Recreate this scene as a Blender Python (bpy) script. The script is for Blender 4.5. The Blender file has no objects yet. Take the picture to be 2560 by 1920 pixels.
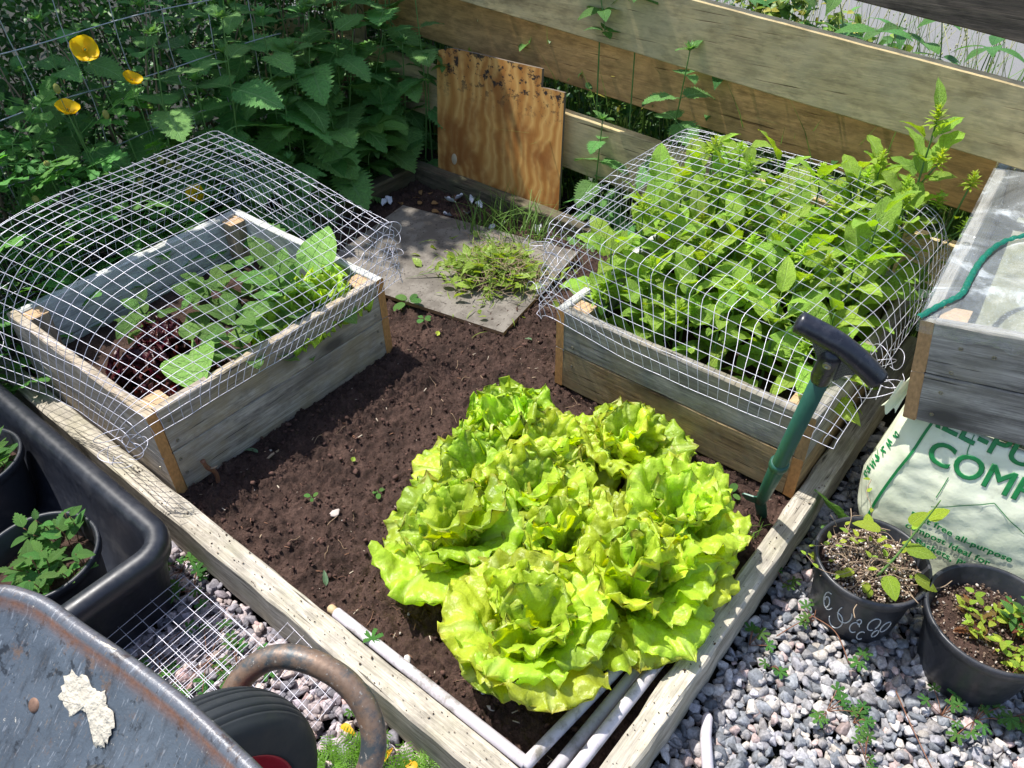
import bpy, math, random
import numpy as np
from mathutils import Vector, Matrix, Quaternion, Euler

rnd = random.Random(7)
rng = np.random.default_rng(7)
S = bpy.context.scene
COL = S.collection

# ------------------------------------------------------------------ camera
CAM_POS = Vector((-0.4696, -0.2862, 1.35))
_a, _b, _c = 0.6923, 0.7010, -0.0200
_d = Vector((math.cos(_b)*math.cos(_a), math.cos(_b)*math.sin(_a), -math.sin(_b)))
_r = Vector((math.sin(_a), -math.cos(_a), 0))
_u = _r.cross(_d)
_R = _r*math.cos(_c) + _u*math.sin(_c)
_U = -_r*math.sin(_c) + _u*math.cos(_c)
cam = bpy.data.cameras.new('camera')
cam.sensor_width = 36
cam.lens = 36*2009.35/2560
cam.clip_start = 0.02
cam.clip_end = 300
camo = bpy.data.objects.new('camera', cam)
COL.objects.link(camo)
camo.matrix_world = Matrix(((_R.x, _U.x, -_d.x, CAM_POS.x), (_R.y, _U.y, -_d.y, CAM_POS.y),
                            (_R.z, _U.z, -_d.z, CAM_POS.z), (0, 0, 0, 1)))
S.camera = camo

# ------------------------------------------------------------------ sky and sun
SUN_TRAVEL = Vector((0.035, -0.46, -1.0)).normalized()
_el = math.asin(-SUN_TRAVEL.z)
_rot = math.atan2(-SUN_TRAVEL.x, -SUN_TRAVEL.y)
world = bpy.data.worlds.new('World')
S.world = world
world.use_nodes = True
_wn = world.node_tree
_bg = _wn.nodes['Background']
_sky = _wn.nodes.new('ShaderNodeTexSky')
_sky.sky_type = 'NISHITA'
_sky.sun_disc = False
_sky.sun_elevation = _el
_sky.sun_rotation = _rot
_sky.air_density = 1.0
_sky.dust_density = 1.5
_wn.links.new(_sky.outputs[0], _bg.inputs[0])
_bg.inputs[1].default_value = 0.15
sun = bpy.data.lights.new('sun', 'SUN')
sun.energy = 4.4
sun.angle = math.radians(0.53)
sun.color = (1.0, 0.965, 0.90)
suno = bpy.data.objects.new('sun', sun)
COL.objects.link(suno)
suno.rotation_euler = SUN_TRAVEL.to_track_quat('-Z', 'Y').to_euler()
suno.location = (0, 2, 6)

S.view_settings.view_transform = 'Standard'
S.view_settings.look = 'None'
S.view_settings.exposure = 0.74
S.view_settings.gamma = 1.0
S.render.engine = 'CYCLES'
S.cycles.use_denoising = True
S.cycles.max_bounces = 7
S.cycles.diffuse_bounces = 3
S.cycles.glossy_bounces = 3
S.cycles.transmission_bounces = 4
S.cycles.transparent_max_bounces = 10
S.cycles.sample_clamp_indirect = 4

# ------------------------------------------------------------------ mesh helpers
def mesh_from(name, V, F, uv=None, col=None, smooth=False):
    """V (n,3); F (m,k) uniform faces or a list of index lists; uv, col per vertex"""
    me = bpy.data.meshes.new(name)
    V = np.asarray(V, dtype=np.float32)
    if isinstance(F, np.ndarray):
        m, k = F.shape
        me.vertices.add(len(V)); me.vertices.foreach_set('co', V.ravel())
        me.loops.add(m*k); me.loops.foreach_set('vertex_index', F.astype(np.int32).ravel())
        me.polygons.add(m)
        me.polygons.foreach_set('loop_start', np.arange(0, m*k, k, dtype=np.int32))
        me.polygons.foreach_set('loop_total', np.full(m, k, dtype=np.int32))
        me.update(calc_edges=True)
    else:
        me.from_pydata([tuple(map(float, v)) for v in V], [], F)
        me.update()
    if uv is not None:
        idx = np.empty(len(me.loops), dtype=np.int32)
        me.loops.foreach_get('vertex_index', idx)
        l = me.uv_layers.new(name='UVMap')
        l.data.foreach_set('uv', np.asarray(uv, dtype=np.float32)[idx].ravel())
    if col is not None:
        c = me.color_attributes.new(name='Col', type='FLOAT_COLOR', domain='POINT')
        cc = np.asarray(col, dtype=np.float32)
        if cc.shape[1] == 3:
            cc = np.c_[cc, np.ones(len(cc), dtype=np.float32)]
        c.data.foreach_set('color', cc.ravel())
    if smooth:
        me.polygons.foreach_set('use_smooth', np.ones(len(me.polygons), dtype=bool))
    me.validate()
    return me

def link(name, data, parent=None, mat=None, M=None):
    o = bpy.data.objects.new(name, data)
    COL.objects.link(o)
    if mat is not None and data is not None and len(data.materials) == 0:
        for m_ in (mat if isinstance(mat, (list, tuple)) else [mat]):
            data.materials.append(m_)
    if M is None: M = Matrix()
    if parent is not None:
        o.parent = parent
        M = wmat(parent).inverted() @ M
    o.matrix_basis = M
    return o

def wmat(o):
    m_ = o.matrix_basis.copy()
    while o.parent is not None:
        o = o.parent; m_ = o.matrix_basis @ m_
    return m_

def linkl(name, data, parent, mat=None, L=None):
    o = link(name, data, None, mat); o.parent = parent
    o.matrix_basis = L if L is not None else Matrix()
    return o

def tag(o, label=None, cat=None, group=None, kind=None):
    if label: o['label'] = label
    if cat: o['category'] = cat
    if group: o['group'] = group
    if kind: o['kind'] = kind
    return o

def thing(name, label, cat, loc=(0, 0, 0), group=None, rotz=0.0):
    o = bpy.data.objects.new(name, None)
    o.empty_display_size = 0.02
    COL.objects.link(o)
    o.location = loc
    o.rotation_euler = (0, 0, rotz)
    return tag(o, label, cat, group)

def T(x, y, z): return Matrix.Translation((x, y, z))
def basis(x, y, z, loc=(0, 0, 0)):
    x, y, z = Vector(x), Vector(y), Vector(z)
    return Matrix(((x.x, y.x, z.x, loc[0]), (x.y, y.y, z.y, loc[1]), (x.z, y.z, z.z, loc[2]), (0, 0, 0, 1)))

class Geo:
    """collects pieces into one mesh"""
    def __init__(s): s.V = []; s.F = []; s.n = 0; s.UV = []; s.C = []
    def add(s, V, F, uv=None, col=None):
        V = np.asarray(V, dtype=float); s.V.append(V)
        s.F += [[i+s.n for i in f] for f in (F.tolist() if isinstance(F, np.ndarray) else F)]
        s.UV.append(np.zeros((len(V), 2)) if uv is None else np.asarray(uv))
        s.C.append(np.tile([1, 1, 1], (len(V), 1)) if col is None else np.asarray(col)[:, :3])
        s.n += len(V)
    def mesh(s, name, smooth=False, uv=False, col=False):
        V = np.concatenate(s.V); F = s.F
        ks = set(len(f) for f in F)
        if len(ks) == 1: F = np.array(F)
        return mesh_from(name, V, F, np.concatenate(s.UV) if uv else None, np.concatenate(s.C) if col else None, smooth)

def _hash(ix, iy, seed):
    h = (ix*374761393 + iy*668265263 + seed*974711) & 0x7fffffff
    h = ((h ^ (h >> 13))*1274126177) & 0x7fffffff
    return ((h ^ (h >> 16)) & 0xffff)/65535.0
def vnoise(x, y, seed=0):
    x = np.asarray(x, float); y = np.asarray(y, float)
    ix = np.floor(x).astype(np.int64); iy = np.floor(y).astype(np.int64)
    fx = x-ix; fy = y-iy
    fx = fx*fx*(3-2*fx); fy = fy*fy*(3-2*fy)
    a = _hash(ix, iy, seed); b = _hash(ix+1, iy, seed); c = _hash(ix, iy+1, seed); d = _hash(ix+1, iy+1, seed)
    return (a*(1-fx)+b*fx)*(1-fy)+(c*(1-fx)+d*fx)*fy
def fbm(x, y, seed=0, octv=4, lac=2.1, gain=.5):
    s = 0; a = 1; t = 0
    for i in range(octv):
        s = s+a*(vnoise(x*lac**i, y*lac**i, seed+i*17)-.5); t += a; a *= gain
    return s/t*2

def tube_arrays(path, rad, n=6, caps=True):
    P = np.asarray(path, float); m = len(P)
    rad = np.full(m, rad) if np.isscalar(rad) else np.asarray(rad, float)
    Tn = np.gradient(P, axis=0); Tn /= np.linalg.norm(Tn, axis=1)[:, None]+1e-12
    up = np.array([0, 0, 1.0]) if abs(Tn[0][2]) < .9 else np.array([1.0, 0, 0])
    N = np.cross(Tn[0], up); N /= np.linalg.norm(N); V = []
    ang = np.linspace(0, 2*np.pi, n, endpoint=False)
    for i in range(m):
        N = N-Tn[i]*(N@Tn[i]); N /= np.linalg.norm(N)+1e-12
        B = np.cross(Tn[i], N)
        V.append(P[i]+rad[i]*(np.cos(ang)[:, None]*N+np.sin(ang)[:, None]*B))
    V = np.concatenate(V); F = []
    for i in range(m-1):
        for j in range(n):
            a = i*n+j; b = i*n+(j+1) % n
            F.append([a, b, b+n, a+n])
    if caps:
        F.append(list(range(n))[::-1]); F.append([(m-1)*n+j for j in range(n)])
    return V, F
def tube(name, path, rad, mat, parent=None, n=10, smooth=True, M=None, caps=True):
    V, F = tube_arrays(path, rad, n, caps)
    return link(name, mesh_from(name, V, F, smooth=smooth), parent, mat, M)

def catmull(P, k=8, closed=False):
    P = np.asarray(P, float); n = len(P); out = []
    rngi = range(n if closed else n-1)
    for i in rngi:
        p0 = P[(i-1) % n] if closed or i > 0 else 2*P[0]-P[1]
        p1 = P[i]; p2 = P[(i+1) % n]
        p3 = P[(i+2) % n] if closed or i+2 < n else 2*P[-1]-P[-2]
        for t in np.arange(k)/k:
            out.append(.5*((2*p1)+(-p0+p2)*t+(2*p0-5*p1+4*p2-p3)*t*t+(-p0+3*p1-3*p2+p3)*t**3))
    if not closed: out.append(P[-1])
    return np.array(out)

def lathe(name, prof, mat, parent=None, n=40, M=None, smooth=True, closed=False):
    """prof: list of (r, z)"""
    ang = np.linspace(0, 2*np.pi, n, endpoint=False); V = []; F = []
    for r, z in prof: V += [(r*math.cos(a), r*math.sin(a), z) for a in ang]
    m = len(prof)
    for i in range(m if closed else m-1):
        for j in range(n):
            a = i*n+j; b = i*n+(j+1) % n; c = ((i+1) % m)*n+(j+1) % n; d = ((i+1) % m)*n+j
            F.append([a, b, c, d])
    return link(name, mesh_from(name, V, F, smooth=smooth), parent, mat, M)

def board_mesh(L, W, Th, ch=.0025, n=14, seed=0, rough=.0012, warp=.0):
    r = random.Random(seed); V = []; F = []
    w, t = W/2, Th/2
    sec = [(-w+ch, -t), (0, -t), (w-ch, -t), (w, -t+ch), (w, t-ch), (w-ch, t), (0, t), (-w+ch, t), (-w, t-ch), (-w, -t+ch)]
    m = len(sec)
    for i in range(n+1):
        x = -L/2+L*i/n
        bow = warp*math.sin(math.pi*i/n)
        for (y, z) in sec:
            V.append((x if 0 < i < n else x+r.uniform(-1, 1)*rough*.5, y+r.uniform(-1, 1)*rough+bow, z+r.uniform(-1, 1)*rough*.6))
    for i in range(n):
        for j in range(m):
            a = i*m+j; b = i*m+(j+1) % m
            F.append([a, b, b+m, a+m])
    F.append(list(range(m))[::-1]); F.append([n*m+j for j in range(m)])
    return mesh_from('board', V, F)

def board(name, p0, p1, W, Th, wdir, mat, parent=None, off=None, seed=0, **kw):
    """board whose centre line runs from p0 to p1; wdir = direction of its width"""
    p0, p1 = Vector(p0), Vector(p1); x = (p1-p0); L = x.length; x.normalize()
    w = Vector(wdir); w = (w-x*w.dot(x)).normalized(); z = x.cross(w)
    me = board_mesh(L, W, Th, seed=seed, **kw)
    c = (p0+p1)/2
    return link(name, me, parent, mat, basis(x, w, z, c))

def box_arrays(c, s, bev=0.0):
    x, y, z = s[0]/2, s[1]/2, s[2]/2
    V = np.array([(-x, -y, -z), (x, -y, -z), (x, y, -z), (-x, y, -z), (-x, -y, z), (x, -y, z), (x, y, z), (-x, y, z)])+np.array(c)
    F = [[0, 3, 2, 1], [4, 5, 6, 7], [0, 1, 5, 4], [1, 2, 6, 5], [2, 3, 7, 6], [3, 0, 4, 7]]
    return V, F

# ------------------------------------------------------------------ materials
class Mt:
    def __init__(s, name):
        s.m = bpy.data.materials.new(name); s.m.use_nodes = True
        s.t = s.m.node_tree
        for n in list(s.t.nodes): s.t.nodes.remove(n)
        s.out = s.t.nodes.new('ShaderNodeOutputMaterial')
    def n(s, typ, ins=None, out=0, **props):
        nd = s.t.nodes.new('ShaderNode'+typ)
        for k, v in props.items(): setattr(nd, k, v)
        for k, v in (ins or {}).items():
            sk = nd.inputs[k]
            if isinstance(v, bpy.types.NodeSocket): s.t.links.new(v, sk)
            elif v is not None: sk.default_value = v
        return nd.outputs[out]
    def math(s, op, a, b=None, c=None, clamp=False):
        nd = s.t.nodes.new('ShaderNodeMath'); nd.operation = op; nd.use_clamp = clamp
        for i, v in enumerate((a, b, c)):
            if v is None: continue
            if isinstance(v, bpy.types.NodeSocket): s.t.links.new(v, nd.inputs[i])
            else: nd.inputs[i].default_value = v
        return nd.outputs[0]
    def ramp(s, fac, stops, interp='LINEAR'):
        nd = s.t.nodes.new('ShaderNodeValToRGB'); cr = nd.color_ramp; cr.interpolation = interp
        while len(cr.elements) < len(stops): cr.elements.new(.5)
        for e, (p, c) in zip(cr.elements, stops):
            e.position = p; e.color = (c, c, c, 1) if np.isscalar(c) else (*c, 1)
        s.t.links.new(fac, nd.inputs[0])
        return nd.outputs[0]
    def mix(s, fac, a, b, mode='MIX'):
        nd = s.t.nodes.new('ShaderNodeMix'); nd.data_type = 'RGBA'; nd.blend_type = mode
        for k, v in ((0, fac), (6, a), (7, b)):
            if isinstance(v, bpy.types.NodeSocket): s.t.links.new(v, nd.inputs[k])
            elif k == 0: nd.inputs[0].default_value = v
            else: nd.inputs[k].default_value = (*v, 1) if len(v) == 3 else v
        return nd.outputs[2]
    def noise(s, vec, scale, detail=3, rough=.55, dist=0, dim='3D'):
        return s.n('TexNoise', {'Vector': vec, 'Scale': scale, 'Detail': detail, 'Roughness': rough, 'Distortion': dist})
    def map(s, vec, scale=(1, 1, 1), loc=(0, 0, 0), rot=(0, 0, 0)):
        return s.n('Mapping', {'Vector': vec, 'Scale': scale, 'Location': loc, 'Rotation': rot})
    def coord(s, which='Object', rand=True):
        tc = s.t.nodes.new('ShaderNodeTexCoord')
        v = tc.outputs[which]; s.tc = tc
        if rand:
            oi = s.t.nodes.new('ShaderNodeObjectInfo'); s.oi = oi
            k = s.math('MULTIPLY', oi.outputs['Random'], 37.0)
            v = s.n('VectorMath', {0: v, 1: k}, operation='ADD')
        return v
    def bump(s, h, strength=.5, dist=.002, normal=None):
        return s.n('Bump', {'Height': h, 'Strength': strength, 'Distance': dist, 'Normal': normal})
    def bsdf(s, color, rough=.6, normal=None, metal=0, spec=.5, **kw):
        ins = {'Base Color': color if isinstance(color, bpy.types.NodeSocket) else (*color, 1), 'Roughness': rough, 'Metallic': metal,
               'Specular IOR Level': spec}
        if normal is not None: ins['Normal'] = normal
        ins.update(kw)
        return s.n('BsdfPrincipled', ins)
    def done(s, sh):
        s.t.links.new(sh, s.out.inputs['Surface']); return s.m

def wood(name, light, dark, end=None, knots=True, stain=None, stain_amt=.5, grain=1.0, bumps=.5, rough=.8, ring=.35, knot_scale=(3.2, 7, 7), fine=.75):
    m = Mt(name); v = m.coord()
    warp = m.noise(m.map(v, (1.2, 4, 4)), 2.0, 2)
    wv = m.n('VectorMath', {0: v, 1: m.n('VectorMath', {0: warp, 'Scale': .03}, operation='SCALE')}, operation='ADD')
    g1 = m.noise(m.map(wv, (3.0, 55*grain, 55*grain)), 1.0, 5, .6)
    g2 = m.noise(m.map(v, (14, 420*grain, 420*grain)), 1.0, 3, .6)
    g3 = m.noise(m.map(wv, (1.1, 26*grain, 26*grain), (7, 3, 1)), 1.0, 4, .55, .6)
    f = m.math('MULTIPLY_ADD', g1, .55, m.math('MULTIPLY', g2, .25))
    f = m.math('MULTIPLY_ADD', g3, ring, f)
    c = m.ramp(f, [(.47, dark), (.56, tuple((a_+b_)/2 for a_, b_ in zip(dark, light))), (.68, light)])
    c = m.mix(fine, c, m.ramp(g2, [(.3, .72), (.7, 1.2)]), 'MULTIPLY')
    c = m.mix(fine, c, m.ramp(m.noise(m.map(v, (2.2, 95*grain, 95*grain), (1, 9, 4)), 1.0, 3, .7), [(.36, .62), (.52, 1.05)]), 'MULTIPLY')
    blot = m.ramp(m.noise(m.map(v, (1, 2.5, 2.5), (4, 4, 4)), 16.0, 5, .7), [(.38, .55), (.56, 1.08)])
    c = m.mix(.8, c, blot, 'MULTIPLY')
    big = m.noise(v, 5.0, 4, .6)
    c = m.mix(m.ramp(big, [(.35, .0), (.7, .45)]), c, tuple(x*.62 for x in light))
    if stain:
        sm = m.ramp(m.noise(v, 9.0, 5, .65), [(.45, 0.0), (.62, stain_amt)])
        c = m.mix(sm, c, stain)
    if knots:
        vo = m.n('TexVoronoi', {'Vector': m.map(wv, knot_scale), 'Scale': 1.0, 'Randomness': 1.0})
        k1 = m.ramp(vo, [(.07, 1.0), (.17, .4), (.33, 0.0)])
        c = m.mix(k1, c, tuple(x*.35 for x in dark))
    crack = m.ramp(m.noise(m.map(v, (5, 130, 130), (3, 1, 2)), 1.0, 2, .5), [(.27, .0), (.33, 1.0)])
    c = m.mix(crack, tuple(x*.28 for x in dark), c)
    if end:
        nx = m.math('ABSOLUTE', m.n('SeparateXYZ', {0: m.tc.outputs['Normal']}))
        e = m.math('GREATER_THAN', nx, .7)
        ec = m.mix(m.noise(m.map(v, (1, 40, 90)), 2.0, 4), tuple(x*.45 for x in end), tuple(min(1, x*1.5) for x in end))
        c = m.mix(e, c, ec)
    h = m.math('ADD', m.math('MULTIPLY', f, 1.0), m.math('MULTIPLY', crack, .5))
    return m.done(m.bsdf(c, rough, m.bump(h, bumps, .0022), spec=.25))

def leaf_mat(name, top, under=None, vein=(.35, .5, .2), nv=7, slope=.55, trans=.35, rough=.45, vbump=.6, edge=None, hue=.06, blister=0, spec=.4, veinamt=.5, latamt=.7):
    m = Mt(name); v = m.coord('UV', rand=False); tc = m.tc
    ob = tc.outputs['Object']
    sx = m.t.nodes.new('ShaderNodeSeparateXYZ'); m.t.links.new(v, sx.inputs[0])
    u = m.math('MULTIPLY', m.math('ABSOLUTE', m.math('SUBTRACT', sx.outputs[0], .5)), 2.0)
    vv = sx.outputs[1]
    mid = m.ramp(u, [(.0, 1.0), (.045, .7), (.09, 0.0)])
    ph = m.math('FRACT', m.math('MULTIPLY', m.math('SUBTRACT', vv, m.math('MULTIPLY', u, slope*.5)), nv))
    lat = m.ramp(m.math('ABSOLUTE', m.math('SUBTRACT', ph, .5)), [(.0, 1.0), (.05, .5), (.11, 0.0)])
    vein_f = m.math('MAXIMUM', mid, m.math('MULTIPLY', lat, latamt))
    oi = m.t.nodes.new('ShaderNodeObjectInfo')
    r = oi.outputs['Random']
    no = m.noise(ob, 25.0, 3)
    c = m.mix(m.ramp(no, [(.3, 0.0), (.7, 1.0)]), tuple(x*.75 for x in top), tuple(x*1.2 for x in top))
    hs = m.n('HueSaturation', {'Hue': m.math('MULTIPLY_ADD', r, hue, .5-hue/2), 'Saturation': 1.0,
                               'Value': m.math('MULTIPLY_ADD', m.math('FRACT', m.math('MULTIPLY', r, 7.13)), .5, .75), 'Color': c})
    c = m.mix(m.math('MULTIPLY', vein_f, veinamt), hs, vein)
    if edge:
        ef = m.math('MAXIMUM', m.ramp(u, [(.90, 0.0), (1.0, .7)]), m.ramp(vv, [(.94, 0.0), (1.0, .7)]))
        ef = m.math('MULTIPLY', ef, m.ramp(m.noise(ob, 30.0, 2), [(.42, 0.0), (.6, .9)]))
        c = m.mix(ef, c, edge)
    tip = m.ramp(m.noise(ob, 400.0, 2), [(.25, .75), (.7, 1.1)])
    c = m.mix(.35, c, tip, 'MULTIPLY')
    h = m.math('MULTIPLY', vein_f, -1.0)
    if blister:
        bl = m.n('TexVoronoi', {'Vector': ob, 'Scale': blister, 'Randomness': .9}, feature='SMOOTH_F1')
        h = m.math('ADD', h, m.math('MULTIPLY', bl, -2.2))
    h = m.math('ADD', h, m.noise(ob, 160.0, 2))
    nb = m.bump(h, vbump, .0025)
    b1 = m.bsdf(c, rough, nb, spec=spec)
    tcx = m.n('HueSaturation', {'Hue': .485, 'Saturation': 1.15, 'Value': 1.9, 'Color': c})
    b2 = m.n('BsdfTranslucent', {'Color': tcx, 'Normal': nb})
    return m.done(m.n('MixShader', {0: trans, 1: b1, 2: b2}))

def plain(name, c, rough=.5, metal=0, nscale=40, var=.25, bumps=.2, spec=.5, dirt=None, dirt_amt=.6, dirt_scale=12, trans=0, bdist=.001, rand=True):
    m = Mt(name); v = m.coord(rand=rand)
    no = m.noise(v, nscale, 4)
    cc = m.mix(no, tuple(x*(1-var) for x in c), tuple(min(1, x*(1+var)) for x in c))
    if dirt:
        d = m.ramp(m.noise(v, dirt_scale, 6, .7), [(.5, 0.0), (.66, dirt_amt)])
        cc = m.mix(d, cc, dirt)
    b = m.bsdf(cc, m.ramp(no, [(.2, max(0, rough-.12)), (.8, min(1, rough+.12))]), m.bump(no, bumps, bdist), metal, spec)
    if trans:
        b = m.n('MixShader', {0: trans, 1: b, 2: m.n('BsdfTranslucent', {'Color': cc})})
    return m.done(b)

def vcol_mat(name, rough=.8, nscale=60, var=.35, bumps=.5, bdist=.001, spec=.3, trans=0):
    m = Mt(name); v = m.coord(rand=False)
    a = m.n('Attribute', attribute_name='Col')
    no = m.noise(v, nscale, 4, .6)
    c = m.mix(1.0, a, m.ramp(no, [(.25, 1-var), (.75, 1+var)]), 'MULTIPLY')
    b = m.bsdf(c, rough, m.bump(no, bumps, bdist), spec=spec)
    if trans: b = m.n('MixShader', {0: trans, 1: b, 2: m.n('BsdfTranslucent', {'Color': c})})
    return m.done(b)

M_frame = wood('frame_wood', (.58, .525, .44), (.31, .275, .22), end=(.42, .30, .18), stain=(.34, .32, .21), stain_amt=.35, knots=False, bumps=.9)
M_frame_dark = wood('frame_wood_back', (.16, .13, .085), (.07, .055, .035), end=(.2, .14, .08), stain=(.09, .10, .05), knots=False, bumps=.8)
M_crate = wood('crate_wood', (.53, .46, .38), (.30, .25, .205), end=(.50, .25, .09), stain=(.36, .27, .14), stain_amt=.5, bumps=.8)
M_crate2 = wood('crate_wood_grey', (.34, .32, .28), (.15, .14, .125), end=(.30, .18, .08), stain=(.24, .2, .12), stain_amt=.5, bumps=1.0)
M_crate2_low = wood('crate_wood_tan', (.40, .27, .14), (.20, .125, .06), end=(.42, .20, .07), stain=(.25, .22, .14), stain_amt=.5, bumps=1.0)
M_skylit = wood('skylit_inner_wood', (.66, .66, .62), (.46, .47, .45), end=(.50, .25, .09), stain=(.42, .40, .33), stain_amt=.3, bumps=.6, fine=.5)  # paler crate wood: sky light on the inner walls put into the colour
M_post = wood('post_wood', (.50, .38, .26), (.33, .23, .14), end=(.46, .31, .18), knots=False)
M_fence = wood('fence_wood', (.64, .50, .26), (.50, .38, .19), end=(.4, .3, .18), stain=(.50, .42, .25), stain_amt=.4, ring=.35, bumps=.4, grain=.6, fine=.3, knot_scale=(2.2, 6, 6))
M_fence_tan = wood('fence_wood_tan', (.64, .39, .16), (.49, .29, .11), end=(.4, .26, .14), ring=.35, bumps=.4, grain=.6, fine=.3, knot_scale=(2.2, 6, 6))
M_fence_dark = wood('fence_wood_dark', (.17, .13, .10), (.07, .055, .045), end=(.2, .14, .09), bumps=1.2, grain=.7)
M_coldwood = wood('cold_frame_wood', (.46, .42, .37), (.24, .215, .19), end=(.45, .26, .12), stain=(.28, .25, .2), bumps=.8)

def plywood_mat():
    m = Mt('plywood_face'); v = m.coord(rand=False)
    w = m.noise(m.map(v, (1.6, .5, .5)), 3.0, 3)
    wv = m.n('VectorMath', {0: v, 1: m.n('VectorMath', {0: m.noise(m.map(v, (1.3, 1.3, 1)), 4.0, 2), 'Scale': .16}, operation='SCALE')}, operation='ADD')
    wave = m.n('TexWave', {'Vector': m.map(wv, (1, .22, 1)), 'Scale': 4.0, 'Distortion': 4.5, 'Detail': 3.0, 'Detail Scale': 1.0}, bands_direction='X')
    c = m.ramp(wave, [(.0, (.44, .19, .045)), (.35, (.58, .30, .085)), (.7, (.66, .38, .12)), (1, (.54, .26, .07))])
    low = m.noise(v, 5.0, 4, .6)
    sx = m.t.nodes.new('ShaderNodeSeparateXYZ'); m.t.links.new(m.tc.outputs['Object'], sx.inputs[0])
    st = m.ramp(low, [(.45, 0.0), (.60, .75)])
    c = m.mix(st, c, (.26, .085, .02))
    fib = m.noise(m.map(v, (260, 12, 1)), 1.0, 3)
    c = m.mix(.5, c, m.ramp(fib, [(.2, .72), (.8, 1.15)]), 'MULTIPLY')
    mold = m.math('MULTIPLY', m.ramp(m.noise(v, 26.0, 5, .75), [(.53, 0.0), (.58, 1.0)]), m.ramp(sx.outputs[1], [(.26, 0.0), (.36, 1.0)]))
    c = m.mix(mold, c, (.035, .025, .02))
    nz = m.math('ABSOLUTE', m.n('SeparateXYZ', {0: m.tc.outputs['Normal']}, out=2))
    c = m.mix(m.math('GREATER_THAN', nz, .6), (.16, .13, .10), c)
    return m.done(m.bsdf(c, .62, m.bump(fib, .3, .001), spec=.3))
M_ply = plywood_mat()

def plygrey_mat():
    m = Mt('plywood_grey'); v = m.coord(rand=False)
    f = m.noise(m.map(v, (3, 90, 1)), 1.0, 4)
    c = m.mix(f, (.13, .115, .098), (.225, .20, .17))
    d = m.ramp(m.noise(v, 11.0, 6, .7), [(.44, 0.0), (.56, .85)])
    c = m.mix(d, c, (.10, .085, .07))
    sp = m.ramp(m.noise(v, 120.0, 3), [(.62, 0.0), (.68, 1.0)])
    c = m.mix(sp, c, (.03, .02, .015))
    nz = m.math('ABSOLUTE', m.n('SeparateXYZ', {0: m.tc.outputs['Normal']}, out=2))
    c = m.mix(m.math('GREATER_THAN', nz, .6), (.28, .16, .08), c)
    return m.done(m.bsdf(c, .8, m.bump(f, .4, .001)))
M_plyg = plygrey_mat()

def soil_mat():
    m = Mt('soil'); v = m.coord(rand=False)
    a = m.noise(v, 18.0, 5, .65); b = m.noise(v, 220.0, 4, .7); d = m.noise(v, 700.0, 2)
    c = m.ramp(a, [(.3, (.032, .0195, .0155)), (.55, (.076, .045, .035)), (.75, (.118, .072, .056))])
    c = m.mix(.8, c, m.ramp(b, [(.3, .35), (.68, 1.5)]), 'MULTIPLY')
    chip = m.ramp(m.n('TexVoronoi', {'Vector': m.map(v, (1, 1.6, 1)), 'Scale': 120.0}), [(.04, 1.0), (.07, 0.0)])
    c = m.mix(m.math('MULTIPLY', chip, m.ramp(d, [(.5, 0.0), (.6, .7)])), c, (.30, .20, .13))
    h = m.math('ADD', b, m.math('MULTIPLY', d, .5))
    return m.done(m.bsdf(c, .9, m.bump(h, 1.0, .005), spec=.2))
M_soil = soil_mat()
M_crumb = vcol_mat('soil_crumbs', .9, 500, .5, .8, .002, .2)
M_stone = vcol_mat('gravel_stone', .75, 160, .5, .6, .002, .35)
M_wire = plain('galvanised_wire', (.54, .53, .60), .42, .35, 200, .15, .1, .6)
M_wire_dull = plain('dull_wire', (.38, .40, .42), .5, .4, 200, .2, .1)
M_black = plain('black_plastic', (.014, .016, .023), .40, 0, 60, .3, .15, .5, dirt=(.07, .07, .075), dirt_amt=.35)
M_pot = plain('pot_plastic', (.020, .022, .028), .42, 0, 60, .3, .15, .5, dirt=(.09, .085, .085), dirt_amt=.5, dirt_scale=9)
M_rubber = plain('tyre_rubber', (.030, .034, .038), .62, 0, 60, .2, .1, .3, dirt=(.07, .07, .065), dirt_amt=.3)
M_red = plain('red_rim_plastic', (.42, .015, .03), .45)
M_pole = plain('lavender_pole_plastic', (.52, .48, .51), .55, 0, 30, .16, .2, .4, dirt=(.13, .115, .075), dirt_amt=.85, dirt_scale=16)
M_pole_dirty = plain('dirty_pole_plastic', (.36, .34, .36), .6, 0, 30, .15, .15, .4, dirt=(.09, .085, .05), dirt_amt=.9, dirt_scale=9)
M_poleend = plain('pole_plug', (.48, .36, .2), .7)
M_green_tube = plain('green_painted_shaft', (.018, .085, .058), .42, .1, 80, .2, .1)
M_handle = plain('black_handle', (.012, .013, .02), .32, 0, 90, .3, .25, .5, dirt=(.12, .12, .14), dirt_amt=.18, dirt_scale=60)
M_screw = plain('screw_metal', (.30, .28, .22), .4, .9)
M_grit = vcol_mat('grit', .8, 300, .3, .4, .001, .3)
# ================================================================== SETTING
GZ = -0.125          # level of the gravel
def sheet(name, x0, x1, y0, y1, res, zf, mat, label=None, kind='structure', parent=None, smooth=True):
    nx = max(2, int((x1-x0)/res)+1); ny = max(2, int((y1-y0)/res)+1)
    X, Y = np.meshgrid(np.linspace(x0, x1, nx), np.linspace(y0, y1, ny), indexing='ij')
    Z = zf(X, Y)
    i = np.arange(nx-1)[:, None]*ny+np.arange(ny-1)[None, :]
    F = np.stack([i, i+ny, i+ny+1, i+1], -1).reshape(-1, 4)
    o = link(name, mesh_from(name, np.stack([X, Y, Z], -1).reshape(-1, 3), F, smooth=smooth), parent, mat)
    if kind: o['kind'] = kind
    if label: o['label'] = label
    return o

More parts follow.
